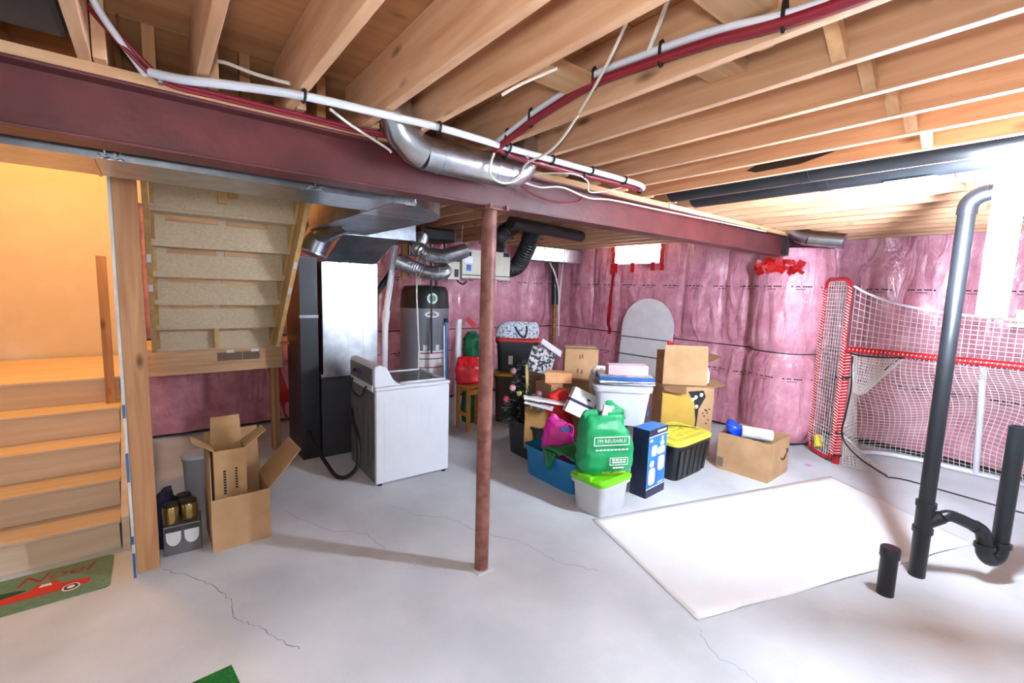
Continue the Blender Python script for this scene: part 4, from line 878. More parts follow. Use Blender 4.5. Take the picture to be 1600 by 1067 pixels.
for i, (z, mt, lab) in enumerate(((0.953, M('game_stripes', (70, 74, 90), 0.5, c2=(226, 228, 232), scale=3, stretch=(1, 1, 24), lo=0.48, hi=0.52), 'striped flat board game box lying on the clear tote'), (0.993, m_game, 'dark blue flat board game box under the pink box'))):
    g = thing('game_box', lab, 'game box', (3.73, 2.86, z), R(-40 - i * 3))
    put(MB().box(-0.27, 0.27, -0.17, 0.17, 0, 0.036), 'box_base', mt, g, bevel=0.003)
    put(MB().box(-0.255, 0.255, -0.155, 0.155, 0.0362, 0.0385), 'top_print', M('game_top', (70, 110, 130), 0.5, c2=(210, 214, 190), scale=9), g)
    mb = MB()
    for k in range(8): mb.box(0.2705, 0.273, -0.15 + k * 0.034, -0.125 + k * 0.034, 0.008, 0.027)
    stuff(put(mb, 'printed_letters', m_paper, g))
g = thing('pink_carton', 'long pink box on top of the blue game box', 'box', (3.75, 2.85, 1.033), R(-38))
put(MB().box(-0.20, 0.20, -0.075, 0.075, 0, 0.095), 'box_base', m_pinkbox, g, bevel=0.003)
put(MB().box(-0.19, 0.19, -0.066, 0.066, 0.0955, 0.099), 'top_print', M('pink_top', (232, 196, 206), 0.6, c2=(206, 110, 130), scale=14, lo=0.5, hi=0.7), g)
put(MB().box(0.2005, 0.203, -0.05, 0.05, 0.012, 0.085), 'end_label', M('pale_pink', (240, 208, 216), 0.6), g)
tag(MB().loft([(0.0, 0.12, 0.10, 3.86, 3.24), (0.6, 0.14, 0.12, 3.86, 3.24), (0.92, 0.13, 0.11, 3.85, 3.25), (1.02, 0.08, 0.06, 3.83, 3.27), (1.05, 0.03, 0.02, 3.82, 3.28)], 30, 2, 0.04, 9, 17).build('white_plastic_sack', M('milky_film', (214, 208, 200), 0.4, var=0.1, bump=0.5, bscale=14), smooth=True), 'crumpled milky plastic sack behind the clear tote', 'bag')
# --- blue tote with magenta bag and green film
t = tote('blue_tote', 'open blue storage tote holding the magenta bag and green film', 3.08, 3.07, 0, 0.36, 0.72, 0.30, m_bluetote, None, 0.93, cat='storage tote')
t = thing('magenta_bag', 'bright magenta shopping bag sitting in the blue tote', 'bag', (3.04, 3.10, 0.02), R(-40))
put(MB().loft([(0.0, 0.10, 0.08, 0, 0), (0.25, 0.14, 0.10, 0, 0), (0.36, 0.155, 0.10, 0, 0), (0.47, 0.14, 0.085, 0.0, 0), (0.55, 0.10, 0.05, 0.01, 0), (0.585, 0.05, 0.03, -0.02, 0)], 36, 2.6, 0.028, 8, 6), 'bag_body', m_pinkbag, t, smooth=True)
put(MB().loft([(0.50, 0.07, 0.04, -0.03, 0), (0.58, 0.055, 0.025, -0.03, 0), (0.63, 0.03, 0.012, -0.035, 0), (0.645, 0.012, 0.006, -0.04, 0)], 20, 2, 0.014, 14, 9), 'handle_fold', m_pinkbag, t, smooth=True)
put(MB().tube(smooth_path([(0.06, -0.06, 0.50), (0.10, -0.05, 0.555), (0.15, -0.03, 0.52), (0.15, -0.03, 0.42)]), 0.014, 8), 'handle', m_pinkbag, t, smooth=True)
put(MB().box(0.03, 0.12, -0.07, -0.03, 0.46, 0.535), 'blue_contents', m_bluetote, t, bevel=0.01)
c_ = [(0.10 + 0.028 * math.cos(k * math.pi / 10), -0.112, 0.34 + 0.036 * math.sin(k * math.pi / 10)) for k in range(20)]
put(MB().tube(c_, 0.003, 5, closed=True), 'printed_ring', m_paper, t)
mb = MB()
def film(u, v):
    x = 2.895 + 0.33 * v; y = 3.22 - 0.55 * u
    z = 0.335 + 0.05 * noise.noise(Vector((u * 5, v * 5, 2))) + 0.07 * math.sin(math.pi * u) * math.sin(math.pi * v)
    return Vector((x, y, z))
mb.grid(film, 22, 14)
mb.grid(lambda u, v: Vector((2.878 - 0.012 * v - 0.012 * abs(math.sin(u * 9)), 3.13 - 0.20 * u * (1 - 0.75 * v) - 0.10 * v, 0.345 - 0.17 * v)), 14, 8)
tag(mb.build('green_plastic_film', m_greenf, smooth=True, solid=0.003), 'crumpled dark green plastic film spilling over the blue tote rim', 'plastic film')
# --- black tote behind with paper bag, frames, ornaments
t = tote('black_tote', 'open black storage tote with a paper gift bag and white frames', 3.37, 3.74, 0, 0.50, 0.58, 0.40, m_blacktote, None, 0.9)
t = thing('paper_gift_bag', 'tan paper gift bag with rope handles standing in the open black tote', 'bag', (3.22, 3.60, 0.16), R(-38))
for a, b, c_, d_ in (((-.13, -.09), (.13, -.09), (0, -1), 0), ((-.13, .09), (.13, .09), (0, 1), 0), ((-.13, -.09), (-.13, .09), (-1, 0), 0), ((.13, -.09), (.13, .09), (1, 0), 0)):
    put(MB().slab((a[0], a[1], 0.0), (b[0], b[1], 0.0), (b[0], b[1], 0.46), (a[0], a[1], 0.46), (c_[0], c_[1], 0), 0.004), 'bag_panel', M('kraft', (168, 126, 70), 0.8), t)
for y in (-0.1, 0.1): put(MB().tube(smooth_path([(-0.07, y, 0.44), (-0.06, y * 1.2, 0.53), (0.04, y * 1.2, 0.53), (0.06, y, 0.44)]), 0.006, 6), 'rope_handle', m_wire, t)
t = thing('mug', 'white mug lying on top of the paper gift bag', 'mug', (3.16, 3.56, 0.63), R(20))
put(MB().lathe([(0.03, 0), (0.042, 0.004), (0.044, 0.09), (0.039, 0.09), (0.037, 0.01)], n=24, cap1=True), 'cup', m_white, t, smooth=True)
put(MB().tube(smooth_path([(0.042, 0, 0.075), (0.072, 0, 0.07), (0.072, 0, 0.03), (0.042, 0, 0.02)]), 0.006, 6), 'handle', m_white, t, smooth=True)
for nm, p, q, wd, lab in (('picture_frame', (2.99, 3.56, 0.74), (3.44, 3.25, 0.66), 0.05, 'long white picture frame lying across the paper gift bag'), ('picture_frame', (3.03, 3.58, 0.685), (3.22, 3.35, 0.63), 0.05, 'short white picture frame poking out of the paper gift bag')):
    o = thing(nm, lab, 'picture frame', tuple((Vector(p) + Vector(q)) / 2))
    MB().bar(p, q, 0.12, 0.022).build('frame', m_paper, o, bevel=0.004)
    MB().bar(Vector(p).lerp(Vector(q), 0.08) + Vector((0, 0, .012)), Vector(p).lerp(Vector(q), 0.92) + Vector((0, 0, .012)), 0.08, 0.004).build('picture', M('grey_picture', (186, 186, 190), 0.5), o)
t = carton('striped_box', 'tilted white box with a navy stripe leaning on the clear tote', 3.36, 3.17, -40, 0.26, 0.16, 0.27, mat=m_paper, closed=True, z0=0.58, cat='box')
t.rotation_euler = (R(-12), R(24), R(-40))
put(MB().box(-0.132, 0.132, -0.082, 0.082, 0.12, 0.15), 'navy_stripe', m_navy, t)
put(MB().loft([(0, 0.022, 0.012, 0, 0), (0.002, 0.022, 0.012, 0, 0)], 14, 2).xf(Matrix.Translation((0.05, -0.0812, 0.20)) @ Matrix.Rotation(math.pi / 2, 4, 'X')), 'handle_hole', m_black, t)
tag(MB().loft([(0.40, 0.15, 0.12, 3.42, 3.46), (0.62, 0.17, 0.14, 3.40, 3.47), (0.74, 0.12, 0.10, 3.40, 3.46), (0.79, 0.05, 0.04, 3.41, 3.45)], 34, 2, 0.045, 9, 12).build('red_bag', m_redcl, smooth=True), 'crumpled bright red cloth bag in the middle of the pile', 'bag')
# flat cartons behind
carton('tan_carton', 'plain tan carton wedged upright in the open black tote', 3.50, 3.72, 0, 0.18, 0.26, 0.77, closed=True, z0=0.05)
carton('orange_carton', 'small pale orange cardboard box lying behind the red cloth', 3.58, 3.66, -42, 0.30, 0.16, 0.12, mat=M('peach_card', (226, 170, 120), 0.8), closed=True, z0=0.822)
carton('moving_carton', 'big brown moving box with open flaps under the smaller closed carton', 4.13, 3.85, -42, 0.50, 0.50, 0.80, closed=True, flaps=(('f', 82, 0.2), ('l', 95, 0.16)))
t = carton('moving_carton', 'closed brown cardboard carton resting on the open moving box', 4.16, 3.88, -42, 0.40, 0.42, 0.36, closed=True, z0=0.805)
put(MB().box(-0.20, 0.20, -0.03, 0.03, 0.3605, 0.363), 'packing_tape', M('packing_tape', (206, 190, 160), 0.3), t)
mb = MB()
for x, z in ((-0.03, 0.24), (0.0, 0.25), (-0.05, 0.07), (0.0, 0.06)): mb.box(x, x + 0.02, -0.2125, -0.2105, z, z + 0.05)
stuff(put(mb, 'printed_marks', M('faint_print', (120, 90, 66), 0.8), t))
for p, lab in (((3.66, 4.10), 'black and white patterned gift box standing behind the tinsel tree'), ):
    t = carton('patterned_box', lab, p[0], p[1], -42, 0.30, 0.14, 0.30, mat=M('damask', (50, 50, 54), 0.6, c2=(206, 206, 210), scale=26, lo=0.46, hi=0.54), closed=True, z0=0.86, cat='gift box')
    t.rotation_euler = (0, R(14), R(-42))
t = thing('photo_album', 'white album lid slanting over the patterned gift box', 'album', (3.72, 4.04, 1.16), R(-42))
put(MB().slab((-0.06, -0.08, 0.05), (0.18, -0.08, -0.10), (0.20, 0.06, -0.06), (-0.04, 0.06, 0.09), (0, 0, 1), 0.02), 'cover', m_paper, t)
put(MB().slab((-0.05, -0.085, 0.04), (0.18, -0.085, -0.11), (0.18, -0.085, -0.10), (-0.05, -0.085, 0.055), (0, -1, 0), 0.004), 'edge', m_navy, t)
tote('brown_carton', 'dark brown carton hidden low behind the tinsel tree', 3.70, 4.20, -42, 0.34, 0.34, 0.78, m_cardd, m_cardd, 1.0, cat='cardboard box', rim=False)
# decorated tinsel tree
t = thing('tinsel_tree', 'small dark tinsel tree with pink and gold baubles lying in the pile', 'christmas tree', (3.16, 3.82, 0.42))
m_tree = M('dark_needles', (22, 34, 28), 0.7, var=0.3); m_silver = M('silver_tinsel', (150, 154, 156), 0.3, 0.7)
mb = MB(); rnd = random.Random(11); mb2 = MB()
axis0 = Vector((3.16, 3.84, 0.42)); axis1 = Vector((3.18, 3.82, 1.08))
for k in range(620):
    q = rnd.random(); c = axis0.lerp(axis1, q); rad = 0.20 * (1 - q) ** 0.8 + 0.04; a = rnd.uniform(0, 6.283)
    d = Vector((math.cos(a), math.sin(a), rnd.uniform(-0.5, 0.25))).normalized(); e = c + d * rad * rnd.uniform(0.55, 1.05); s = c + d * rad * 0.15
    (mb if k % 7 else mb2).bar(s, e, 0.012, 0.007)
stuff(mb.build('branches', m_tree, t)); stuff(mb2.build('tinsel', m_silver, t))
for k, (x, y, z, r_, c_) in enumerate(((3.02, 3.78, 0.98, .035, (206, 150, 160)), (3.0, 3.76, 0.80, .036, (214, 160, 166)), (3.06, 3.72, 0.74, .03, (190, 186, 110)), (3.24, 3.60, 0.74, .036, (176, 110, 150)), (3.19, 3.62, 0.68, .034, (150, 90, 130)), (2.98, 3.84, 0.66, .036, (200, 80, 90)))):
    b = put(MB().lathe([(0.003, -r_)] + [(r_ * math.cos(u), r_ * math.sin(u)) for u in [(-80 + 20 * i) * math.pi / 180 for i in range(9)]] + [(0.003, r_)], (x - 3.16, y - 3.82, z - 0.42), 16), 'bauble', M('bauble_%d' % k, c_, 0.2, 0.3), t, smooth=True)
put(MB().loft([(0.30, 0.008, 0.008, 0, -0.1), (0.42, 0.018, 0.012, 0, -0.11), (0.54, 0.022, 0.012, 0, -0.1), (0.62, 0.01, 0.01, 0, -0.09)], 14, 2, 0.008, 30, 3), 'gold_ornament', M('gold_ornament', (196, 170, 110), 0.3, 0.6), t, smooth=True)
tag(MB().loft([(0.38, 0.14, 0.10, 3.30, 3.62), (0.58, 0.15, 0.11, 3.28, 3.60), (0.66, 0.12, 0.08, 3.29, 3.58)], 34, 2, 0.03, 22, 9).build('tinsel_garland', M('garland_green', (74, 92, 92), 0.4, c2=(140, 156, 156), scale=40), smooth=True), 'grey green tinsel garland heaped in the open black tote', 'garland')
# --- far left of the pile
t = thing('wooden_stool', 'small orange wooden stool carrying the red bag', 'stool', (3.26, 4.93, 0))
m_stool = WOOD('stool_pine', (186, 112, 40), (214, 146, 68), 2, knots=False)
put(MB().box(-0.17, 0.17, -0.15, 0.15, 0.58, 0.61), 'seat', m_stool, t, bevel=0.006)
for x in (-0.145, 0.145):
    for y in (-0.125, 0.125): put(MB().box(x - 0.02, x + 0.02, y - 0.02, y + 0.02, 0, 0.579), 'leg', m_stool, t, bevel=0.003)
for y in (-0.125, 0.125): put(MB().box(-0.124, 0.124, y - 0.01, y + 0.01, 0.49, 0.55), 'apron', m_stool, t)
for x in (-0.145, 0.145): put(MB().box(x - 0.01, x + 0.01, -0.104, 0.104, 0.2, 0.24), 'stretcher', m_stool, t)
t = thing('red_tote_bag', 'glossy red bag slumped on the wooden stool', 'bag', (3.22, 4.95, 0.612), R(-33))
put(MB().loft([(0, 0.17, 0.09, 0, 0), (0.06, 0.19, 0.11, 0, 0), (0.22, 0.18, 0.10, 0, 0), (0.32, 0.17, 0.05, 0, 0), (0.35, 0.14, 0.02, 0, 0)], 32, 3, 0.025, 8, 21), 'bag_body', M('red_vinyl', (196, 22, 34), 0.3, var=0.12, bump=0.2, bscale=10), t, smooth=True)
put(MB().tube(smooth_path([(-0.06, -0.09, 0.30), (-0.03, -0.12, 0.22), (0.04, -0.12, 0.21), (0.07, -0.10, 0.29)]), 0.010, 6), 'handle', m_redcl, t)
tag(MB().loft([(0.0, 0.10, 0.10, 3.42, 5.22), (0.9, 0.13, 0.11, 3.42, 5.22), (1.12, 0.12, 0.10, 3.43, 5.23), (1.26, 0.06, 0.05, 3.43, 5.25)], 30, 2, 0.04, 8, 14).build('green_sack', M('dark_green_film', (14, 92, 56), 0.25, var=0.2, bump=0.5, bscale=14), smooth=True), 'shiny dark green plastic sack behind the red bag', 'bag')
t = thing('wrapping_paper_roll', 'tall white roll of wrapping paper with a red tag standing near the heater', 'roll', (3.19, 5.21, 0))
put(MB().cyl((0, 0, 0), (0.02, 0.02, 1.44), 0.042, 18), 'roll', m_paper, t, smooth=True)
tag(put(MB().slab((0.10, 0, 1.44), (0.15, -0.03, 1.47), (0.24, -0.10, 1.36), (0.19, -0.07, 1.32), (-0.6, -0.7, 0), 0.004), 'red_tag', m_red, t), 'red paper tag')
t = tote('dark_tote', 'black storage tote with a red lid under the patterned bag', 4.05, 5.0, -38, 0.58, 0.42, 0.42, m_blacktote, m_redcl, 0.92, z0=0.72)
put(MB().box(-0.12, -0.06, -0.205, -0.197, 0.10, 0.22), 'paper_label', m_paper, t)
tote('yellow_tote', 'brown tote with a yellow lid under the red lidded tote', 4.03, 4.98, -38, 0.60, 0.44, 0.66, M('brown_tote', (70, 50, 40), 0.6), M('mustard_lid', (206, 170, 30), 0.5), 0.92)
t = thing('patterned_tote_bag', 'pale blue speckled tote bag with black handles on the red lidded tote', 'bag', (4.02, 4.98, 1.185), R(-38))
put(MB().loft([(0, 0.30, 0.14, 0, 0), (0.08, 0.31, 0.15, 0, 0), (0.17, 0.27, 0.10, 0.03, 0), (0.22, 0.21, 0.04, 0.06, 0)], 34, 2.6, 0.025, 7, 31), 'bag_body', M('speckled_cloth', (96, 112, 140), 0.6, c2=(214, 222, 232), scale=38, lo=0.38, hi=0.5), t, smooth=True)
put(MB().tube(smooth_path([(-0.03, -0.13, 0.16), (0.03, -0.16, 0.06), (0.10, -0.17, 0.02), (0.13, -0.15, 0.08), (0.13, -0.12, 0.17)]), 0.014, 6), 'handle', m_black, t)
# white arched panel
t = thing('arched_panel', 'white arch topped panel with two bars leaning on the pink wall', 'panel', (6.1, 4.37, 0))
pts = [(-0.48, 0.0), (0.48, 0.0), (0.48, 1.31)] + [(0.48 * math.cos(a), 1.31 + 0.47 * math.sin(a)) for a in [i * math.pi / 24 for i in range(1, 24)]] + [(-0.48, 1.31)]
tilt = Matrix.Rotation(R(4), 4, 'Y')
put(MB().prism(pts, 0, 0.025).xf(tilt @ Matrix(((0, 0, 1, 0), (1, 0, 0, 0), (0, 1, 0, 0), (0, 0, 0, 1)))), 'board', m_paper, t)
for z in (1.13, 0.84): put(MB().box(-0.015, 0.0, -0.40, 0.47, z, z + 0.018).xf(tilt), 'bar', M('bar_grey', (96, 98, 102), 0.5), t)

# ================================================================== items under the stairs
t = carton('tall_carton', 'tall open cardboard box with a second narrow box standing inside it', 0.415, 3.72, 1, 0.36, 0.38, 0.37, flaps=(('r', 42, 0.33), ('l', 0, 0.30), ('b', 0, 0.38)))
t = carton('inner_carton', 'narrow tan cardboard box standing up inside the tall open box', 0.37, 3.74, 1, 0.20, 0.18, 0.66, z0=0.01, flaps=(('b', 4, 0.20), ('l', 55, 0.15), ('r', 55, 0.17)), mat=M('tan_card', (190, 154, 108), 0.85))
mb = MB()
for k in range(9): mb.box(-0.045, -0.028, -0.0925, -0.0905, 0.34 + k * 0.02, 0.354 + k * 0.02)
for k in range(8): mb.box(0.028, 0.042, -0.0925, -0.0905, 0.37 + k * 0.02, 0.383 + k * 0.02)
stuff(put(mb, 'printed_marks', m_ink, t))
t = thing('white_bucket', 'white plastic pail with lid behind the tall cardboard box', 'bucket', (0.215, 4.28, 0))
put(MB().lathe([(0.085, 0), (0.10, 0.44), (0.106, 0.44), (0.106, 0.46)], n=28), 'pail', M('dim_white', (176, 178, 184), 0.5, var=0.04), t, smooth=True)
put(MB().lathe([(0.11, 0.461), (0.11, 0.485), (0.09, 0.49)], n=28), 'lid', m_white, t, smooth=True)
m_gold = M('gold_glass', (176, 150, 90), 0.12, 0.85, var=0.2)
for i, (x, y, z, lab) in enumerate(((0.02, 3.70, 0.212, 'gold mirrored jar standing on the clear scoop box beside the post'), (0.125, 3.71, 0.212, 'gold mirrored jar standing on the clear scoop box beside the carton'), (0.10, 3.83, 0.30, 'dark jar stacked behind the two gold jars'))):
    t = thing('glass_jar', lab, 'jar', (x, y, 0.212 if i < 2 else 0.0))
    h0 = 0.0 if i < 2 else 0.21
    put(MB().lathe([(0.042, h0), (0.047, h0 + 0.01), (0.047, h0 + 0.105), (0.04, h0 + 0.118)], n=24), 'glass', m_gold if i < 2 else m_galvd, t, smooth=True)
    put(MB().lathe([(0.043, h0 + 0.1182), (0.043, h0 + 0.135)], n=24), 'lid', m_black, t, smooth=True)
    if i == 2: put(MB().lathe([(0.04, 0), (0.04, 0.209)], n=16), 'lower_jar', m_black, t)
t = thing('scoop_box', 'clear plastic box with two white scoop shaped pockets by the post', 'box', (0.083, 3.72, 0), R(-4))
put(MB().box(-0.105, 0.105, -0.075, 0.10, 0.0, 0.205), 'case', M('smoky_plastic', (104, 102, 106), 0.25, var=0.1), t, bevel=0.006)
for x in (-0.048, 0.052):
    pts = [(x - 0.042, 0.165), (x + 0.042, 0.165)] + [(x + 0.042 * math.cos(a), 0.13 + 0.062 * math.sin(a)) for a in [-i * math.pi / 10 for i in range(1, 10)]]
    put(MB().prism(pts, 0, 0.006).xf(Matrix(((1, 0, 0, 0), (0, 0, -1, -0.0755), (0, 1, 0, 0), (0, 0, 0, 1)))), 'white_pocket', m_paper, t)
    put(MB().box(x - 0.046, x + 0.046, -0.082, -0.0765, 0.166, 0.198), 'dark_lid', m_furn, t)
tag(MB().loft([(0.0, 0.05, 0.10, -0.02, 3.86), (0.25, 0.07, 0.10, -0.01, 3.86), (0.36, 0.05, 0.07, 0.0, 3.86), (0.40, 0.02, 0.03, 0.02, 3.85)], 24, 2, 0.03, 10, 6).build('dark_jacket', m_navy, smooth=True), 'dark navy cloth bundle behind the post', 'cloth')
# rug and mats, sheet
rug = thing('christmas_rug', 'green mat printed with a red truck and a greeting in front of the steps', 'rug', (-0.75, 3.69, 0))
pts = []
for cx, cy, a0 in ((-0.32, 3.505, -90), (-0.32, 3.855, 0), (-1.24, 3.855, 90), (-1.24, 3.505, 180)):
    for k in range(5): a = R(a0 + k * 22.5); pts.append((cx + 0.03 * math.cos(a), cy + 0.03 * math.sin(a)))
MB().prism(pts, 0, 0.008).build('mat', M('sage_mat', (98, 128, 100), 0.9, var=0.12, scale=40), rug)
mtr = M('truck_red', (186, 40, 30), 0.8); mdk = M('tyre_dark', (60, 46, 40), 0.9)
zz = 0.0085
truck = [(-0.39, 3.60), (-0.39, 3.645), (-0.47, 3.66), (-0.52, 3.665), (-0.545, 3.715), (-0.63, 3.715), (-0.66, 3.66), (-0.98, 3.66), (-0.98, 3.585), (-0.40, 3.585)]
MB().prism(truck, zz, zz + 0.001).build('printed_truck', mtr, rug)
for cx in (-0.47, -0.86):
    wh_ = MB().lathe([(0.04, 0), (0.04, 0.0012)], (cx, 3.585, zz + 0.0002), 24).build('printed_wheel', m_paper, rug)
    MB().lathe([(0.032, 0), (0.032, 0.0006)], (cx, 3.585, zz + 0.0016), 24).build('tyre', mdk, wh_); MB().lathe([(0.018, 0), (0.018, 0.0006)], (cx, 3.585, zz + 0.0023), 20).build('hub', m_paper, wh_)
MB().prism([(-0.56, 3.675), (-0.62, 3.675), (-0.61, 3.703), (-0.57, 3.703)], zz + 0.0012, zz + 0.0016).build('printed_window', m_paper, rug)
MB().loft([(zz, 0.13, 0.035, -0.80, 3.685), (zz + 0.001, 0.13, 0.035, -0.80, 3.685)], 28, 1.4, 0.006, 40, 3).build('printed_tree', M('tree_green', (36, 66, 40), 0.9), rug)
vs, fs = text_mesh('Noel', 0.16)
MB().add([(-0.55 + v[0] * 1.05 + v[1] * 0.3, 3.79 + v[1] * 0.85, zz + 0.001) for v in vs], fs).build('printed_greeting', M('greeting_red', (150, 34, 32), 0.9), rug)
tag(MB().prism([(0.213, 2.386), (0.035, 2.375), (0.02, 2.1), (0.25, 2.09)], 0.0, 0.006).build('green_mat', M('turf_green', (8, 104, 34), 0.9, var=0.25, scale=90)), 'corner of a bright green felt mat on the open floor', 'mat')
def sheet_pt(u, v):
    a = Vector((2.735, 2.335, 0)); b = Vector((2.36, 1.197, 0)); c = Vector((4.896, 0.368, 0)); d = Vector((5.50, 1.50, 0))
    p = a.lerp(b, v).lerp(d.lerp(c, v), u); e = max(0, v - 0.9) * 10
    p.z = 0.004 + 0.012 * e * (0.5 + 0.5 * math.sin(u * 17)) * (1 if 0.1 < u < 0.98 else 0.2); return p
tag(MB().grid(sheet_pt, 60, 20).build('white_sheet', M('bright_white_sheet', (238, 240, 242), 0.55, var=0.01), smooth=True, solid=0.003), 'large white rectangular sheet lying flat on the concrete', 'sheet')
# ================================================================== hockey goal with backstop net
gl = thing('hockey_goal', 'red framed hockey goal with white netting and a tall backstop', 'hockey goal', (6.3, 0.9, 0))
m_net = M('white_net', (226, 222, 216), 0.7, var=0.04)
m_gwhite = M('goal_white', (226, 228, 234), 0.4, var=0.03)
GX, GY0, GY1, GZ = 6.0, 1.6, -0.45, 1.30
MB().cyl((GX, GY0, 0), (GX, GY0, GZ), 0.034, 18).build('goal_post', m_red, gl, smooth=True)
MB().cyl((GX, GY1, 0), (GX, GY1, GZ), 0.034, 18).build('goal_post', m_red, gl, smooth=True)
MB().cyl((GX, GY0, GZ + 0.01), (GX, GY1, GZ + 0.01), 0.034, 18).build('crossbar', m_red, gl, smooth=True)
rail = smooth_path([(GX + 0.02, 1.60, 0.03), (6.35, 1.60, 0.03), (6.72, 1.45, 0.03), (6.88, 1.1, 0.03), (6.9, 0.6, 0.03), (6.88, 0.0, 0.03), (6.6, -0.4, 0.03), (GX + .02, -0.45, 0.03)])
MB().tube(rail, 0.026, 12).build('base_rail', m_gwhite, gl, smooth=True)
MB().cyl((GX + 0.06, 0.56, GZ + 0.0), (6.87, 0.575, 0.05), 0.026, 14).build('centre_brace', m_gwhite, gl, smooth=True)
# side wing frame
W = [(5.985, 1.645), (6.27, 1.965)]
def wing(u, z): return Vector((W[0][0] + (W[1][0] - W[0][0]) * u, W[0][1] + (W[1][1] - W[0][1]) * u, z))
loop = []
for u, z in ((0.0, 0.12), (0.0, 1.95), (0.06, 2.04), (0.18, 2.08), (0.82, 2.08), (0.94, 2.04), (1.0, 1.95), (1.0, 0.14), (0.94, 0.06), (0.82, 0.03), (0.18, 0.03), (0.06, 0.05)): loop.append(wing(u, z))
MB().tube(loop, 0.021, 12, closed=True).build('wing_frame', m_red, gl, smooth=True)
def netmesh(fn, nu, nv, r=0.0035, su=2, sv=2):
    mb = MB()
    for i in range(nu + 1): mb.tube([fn(i / nu, j / (nv * sv)) for j in range(nv * sv + 1)], r, 3, cap=False)
    for j in range(nv + 1): mb.tube([fn(i / (nu * su), j / nv) for i in range(nu * su + 1)], r, 3, cap=False)
    return mb
stuff(netmesh(lambda u, v: wing(0.04 + 0.92 * u, 0.06 + 1.99 * v), 9, 44, 0.0035, 1, 1).build('wing_net', m_net, gl))
lac = MB()
for k in range(60):
    z = 0.1 + 1.9 * k / 60
    for u, s in ((0.0, 1), (1.0, -1)):
        c = wing(u, z); lac.tube([c + Vector((0.025, -0.01 * s, -0.012)), c + Vector((-0.024, -0.02, 0.004)), c + Vector((-0.02, 0.02, 0.03))], 0.004, 4)
for k in range(34):
    c = Vector((GX, GY0, 0.12 + k * 0.034)); lac.tube([c + Vector((-0.02, 0.035, 0)), c + Vector((-0.038, 0.0, 0.012)), c + Vector((-0.02, -0.034, 0.02))], 0.004, 4)
for k in range(58):
    c = Vector((GX, 1.58 - 0.035 * k, GZ + 0.01)); lac.tube([c + Vector((0.0, 0, 0.037)), c + Vector((-0.037, 0.006, 0.005)), c + Vector((-0.01, 0.016, -0.037))], 0.0045, 4)
stuff(lac.build('lacing', m_net, gl))
# backstop above the crossbar: sagging top hem
def ztop(y):
    t = (1.62 - y); return 1.70 + 0.30 * math.exp(-t * 2.3)
hem = [(GX + 0.01, 1.62 - i * 0.07, ztop(1.62 - i * 0.07)) for i in range(31)]
MB().tube(hem, 0.012, 8).build('top_hem', m_gwhite, gl, smooth=True)
def bs(u, v):
    y = 1.60 - 2.05 * u; z = 1.34 + (ztop(y) - 1.34) * v; return Vector((GX + 0.01 + 0.02 * math.sin(6 * u), y, z))
stuff(netmesh(bs, 42, 9, 0.0035, 1, 1).build('backstop_net', m_net, gl))
# goal net hanging from the crossbar to the rail
def gn(u, v):
    y = 1.58 - 2.0 * u; back = 6.86 - 0.45 * math.exp(-u * 14) ; s = v
    x = GX + 0.03 + (back - GX) * (s ** 1.25 * 0.6 + 0.4 * s)
    z = (GZ - 0.02) * (1 - s) + 0.05 * s + 0.13 * math.sin(math.pi * s) * (0.4 + 0.6 * math.exp(-u * 3)) - 0.10 * math.sin(math.pi * s) * math.sin(u * 7 + 2.0 * s)
    return Vector((x + 0.03 * math.sin(9 * u + 5 * v), y + 0.04 * math.sin(7 * v + 3 * u), z))
stuff(netmesh(gn, 44, 32, 0.0035, 2, 2).build('goal_net', m_net, gl))
def sn(u, v):
    x = GX + 0.02 + u * 0.55 * (0.25 + 0.75 * v); z = (GZ - 0.02) * (1 - v) + 0.05 * v
    return Vector((x, 1.58 - 0.02 * u + 0.0, z))
stuff(netmesh(sn, 12, 26, 0.0035, 1, 1).build('side_net', m_net, gl))
# corner target pockets
def pocket(name, c, w, h, up):
    mb = MB(); C = Vector(c)
    def f(u, v):
        ww = w * (1 - 0.75 * v); y = C.y - ww * u - 0.0; z = C.z - h * v if not up else C.z + h * (1 - v)
        d = 0.13 * math.sin(math.pi * u) * math.sin(math.pi * (0.15 + 0.8 * v))
        return Vector((C.x - 0.02 + d - 0.05 * v, y - 0.05 * v, z - 0.03 * math.sin(math.pi * u)))
    return stuff(netmesh(f, 15, 13, 0.0045, 1, 1).build(name, m_net, gl))
pocket('corner_pocket', (GX, 1.55, 1.26), 0.42, 0.40, False)
stuff(netmesh(lambda u, v: Vector((GX - 0.02 + 0.10 * math.sin(math.pi * u) * math.sin(math.pi * v), 1.55 - 0.42 * u * v - 0.02 * v, 0.34 - 0.32 * v - 0.0 * u)), 12, 12, 0.0045, 1, 1).build('corner_pocket', m_net, gl))
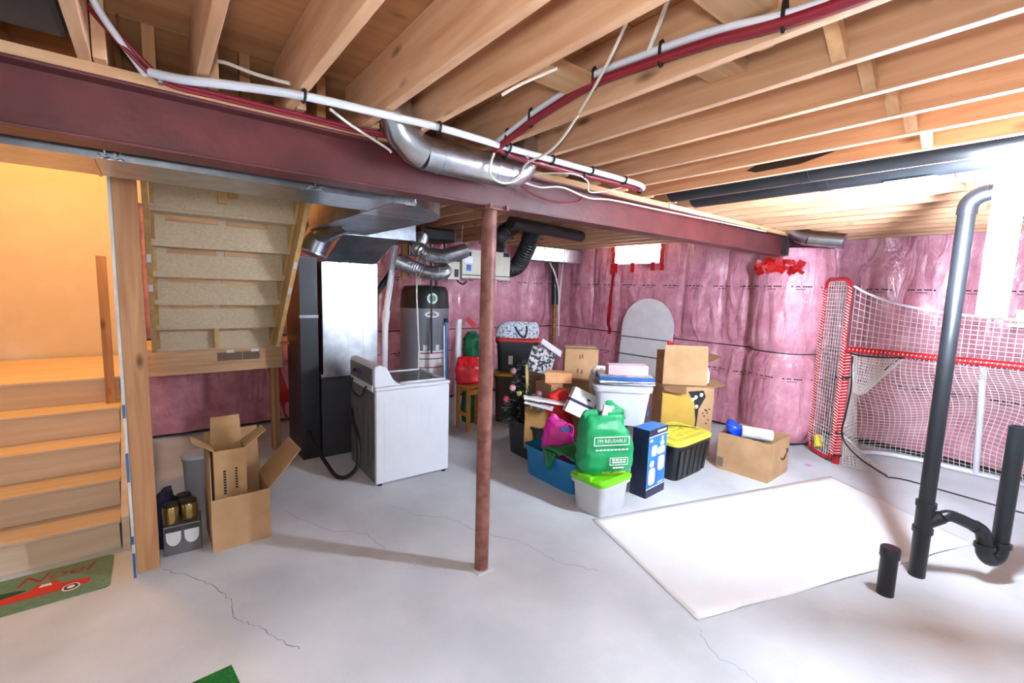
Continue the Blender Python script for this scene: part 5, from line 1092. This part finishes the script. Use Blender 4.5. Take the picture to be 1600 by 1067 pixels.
for pts in ([(GX - .03, 1.60, 1.27), (GX - .03, 1.45, 1.255), (GX - .03, 1.25, 1.265), (GX - .02, 1.12, 1.29)], [(GX - .03, 1.56, 1.0), (GX - .03, 1.60, 0.98), (GX - .03, 1.68, 0.98)], [(GX - .03, 1.55, 1.24), (GX - .03, 1.53, 0.9), (GX - .03, 1.55, 0.6), (GX - .03, 1.56, 0.34), (GX - .03, 1.40, 0.15), (GX - .03, 1.13, 0.02)], [(GX - .02, 1.12, 1.29), (GX + .02, 1.2, 1.22), (GX + 0.03, 1.27, 1.12)]):
    MB().tube(smooth_path(pts), 0.009, 6).build('black_strap', m_black, gl)
for z in (0.10, 0.36, 1.0): MB().tube([Vector((GX + 0.04 * math.cos(a), GY0 + 0.04 * math.sin(a), z)) for a in [i * math.pi / 8 for i in range(16)]], 0.010, 6, closed=True).build('strap_band', m_black, gl)
MB().cyl((6.15, 1.82, 0.10), (6.2, 1.86, 0.22), 0.05, 10).build('yellow_tag', M('yellow_tag', (214, 196, 60), 0.5), gl)
tag(MB().tube(smooth_path([(GX - .03, 1.13, 0.012), (6.05, 1.0, 0.01), (6.03, 0.675, 0.01), (6.0, 0.17, 0.01), (5.98, -0.6, 0.01)]), 0.007, 6).build('black_rope', m_black), 'thin black rope lying on the floor below the hockey goal', 'rope')
# boxes on a shelf past the goal
sh = thing('wall_shelf_box', 'beige box with a white lid on a shelf behind the goal', 'box', (6.85, 0.22, 1.70))
MB().box(6.7, 6.95, -0.15, 0.45, 1.66, 1.80).build('carton_body', M('beige_box', (206, 196, 180), 0.7), sh)
MB().box(6.66, 7.0, -0.3, 0.5, 1.63, 1.659).build('shelf_board', m_gwhite, sh)
MB().box(6.69, 6.699, -0.15, 0.12, 1.665, 1.80).build('white_front', m_paper, sh)
tag(MB().prism([(5.62, 1.74), (5.70, 1.72), (5.72, 1.78), (5.64, 1.80)], 0.0, 0.002).build('pink_scrap', M('pink_scrap', (206, 160, 214), 0.7)), 'small scrap of pink insulation film on the floor', 'scrap')
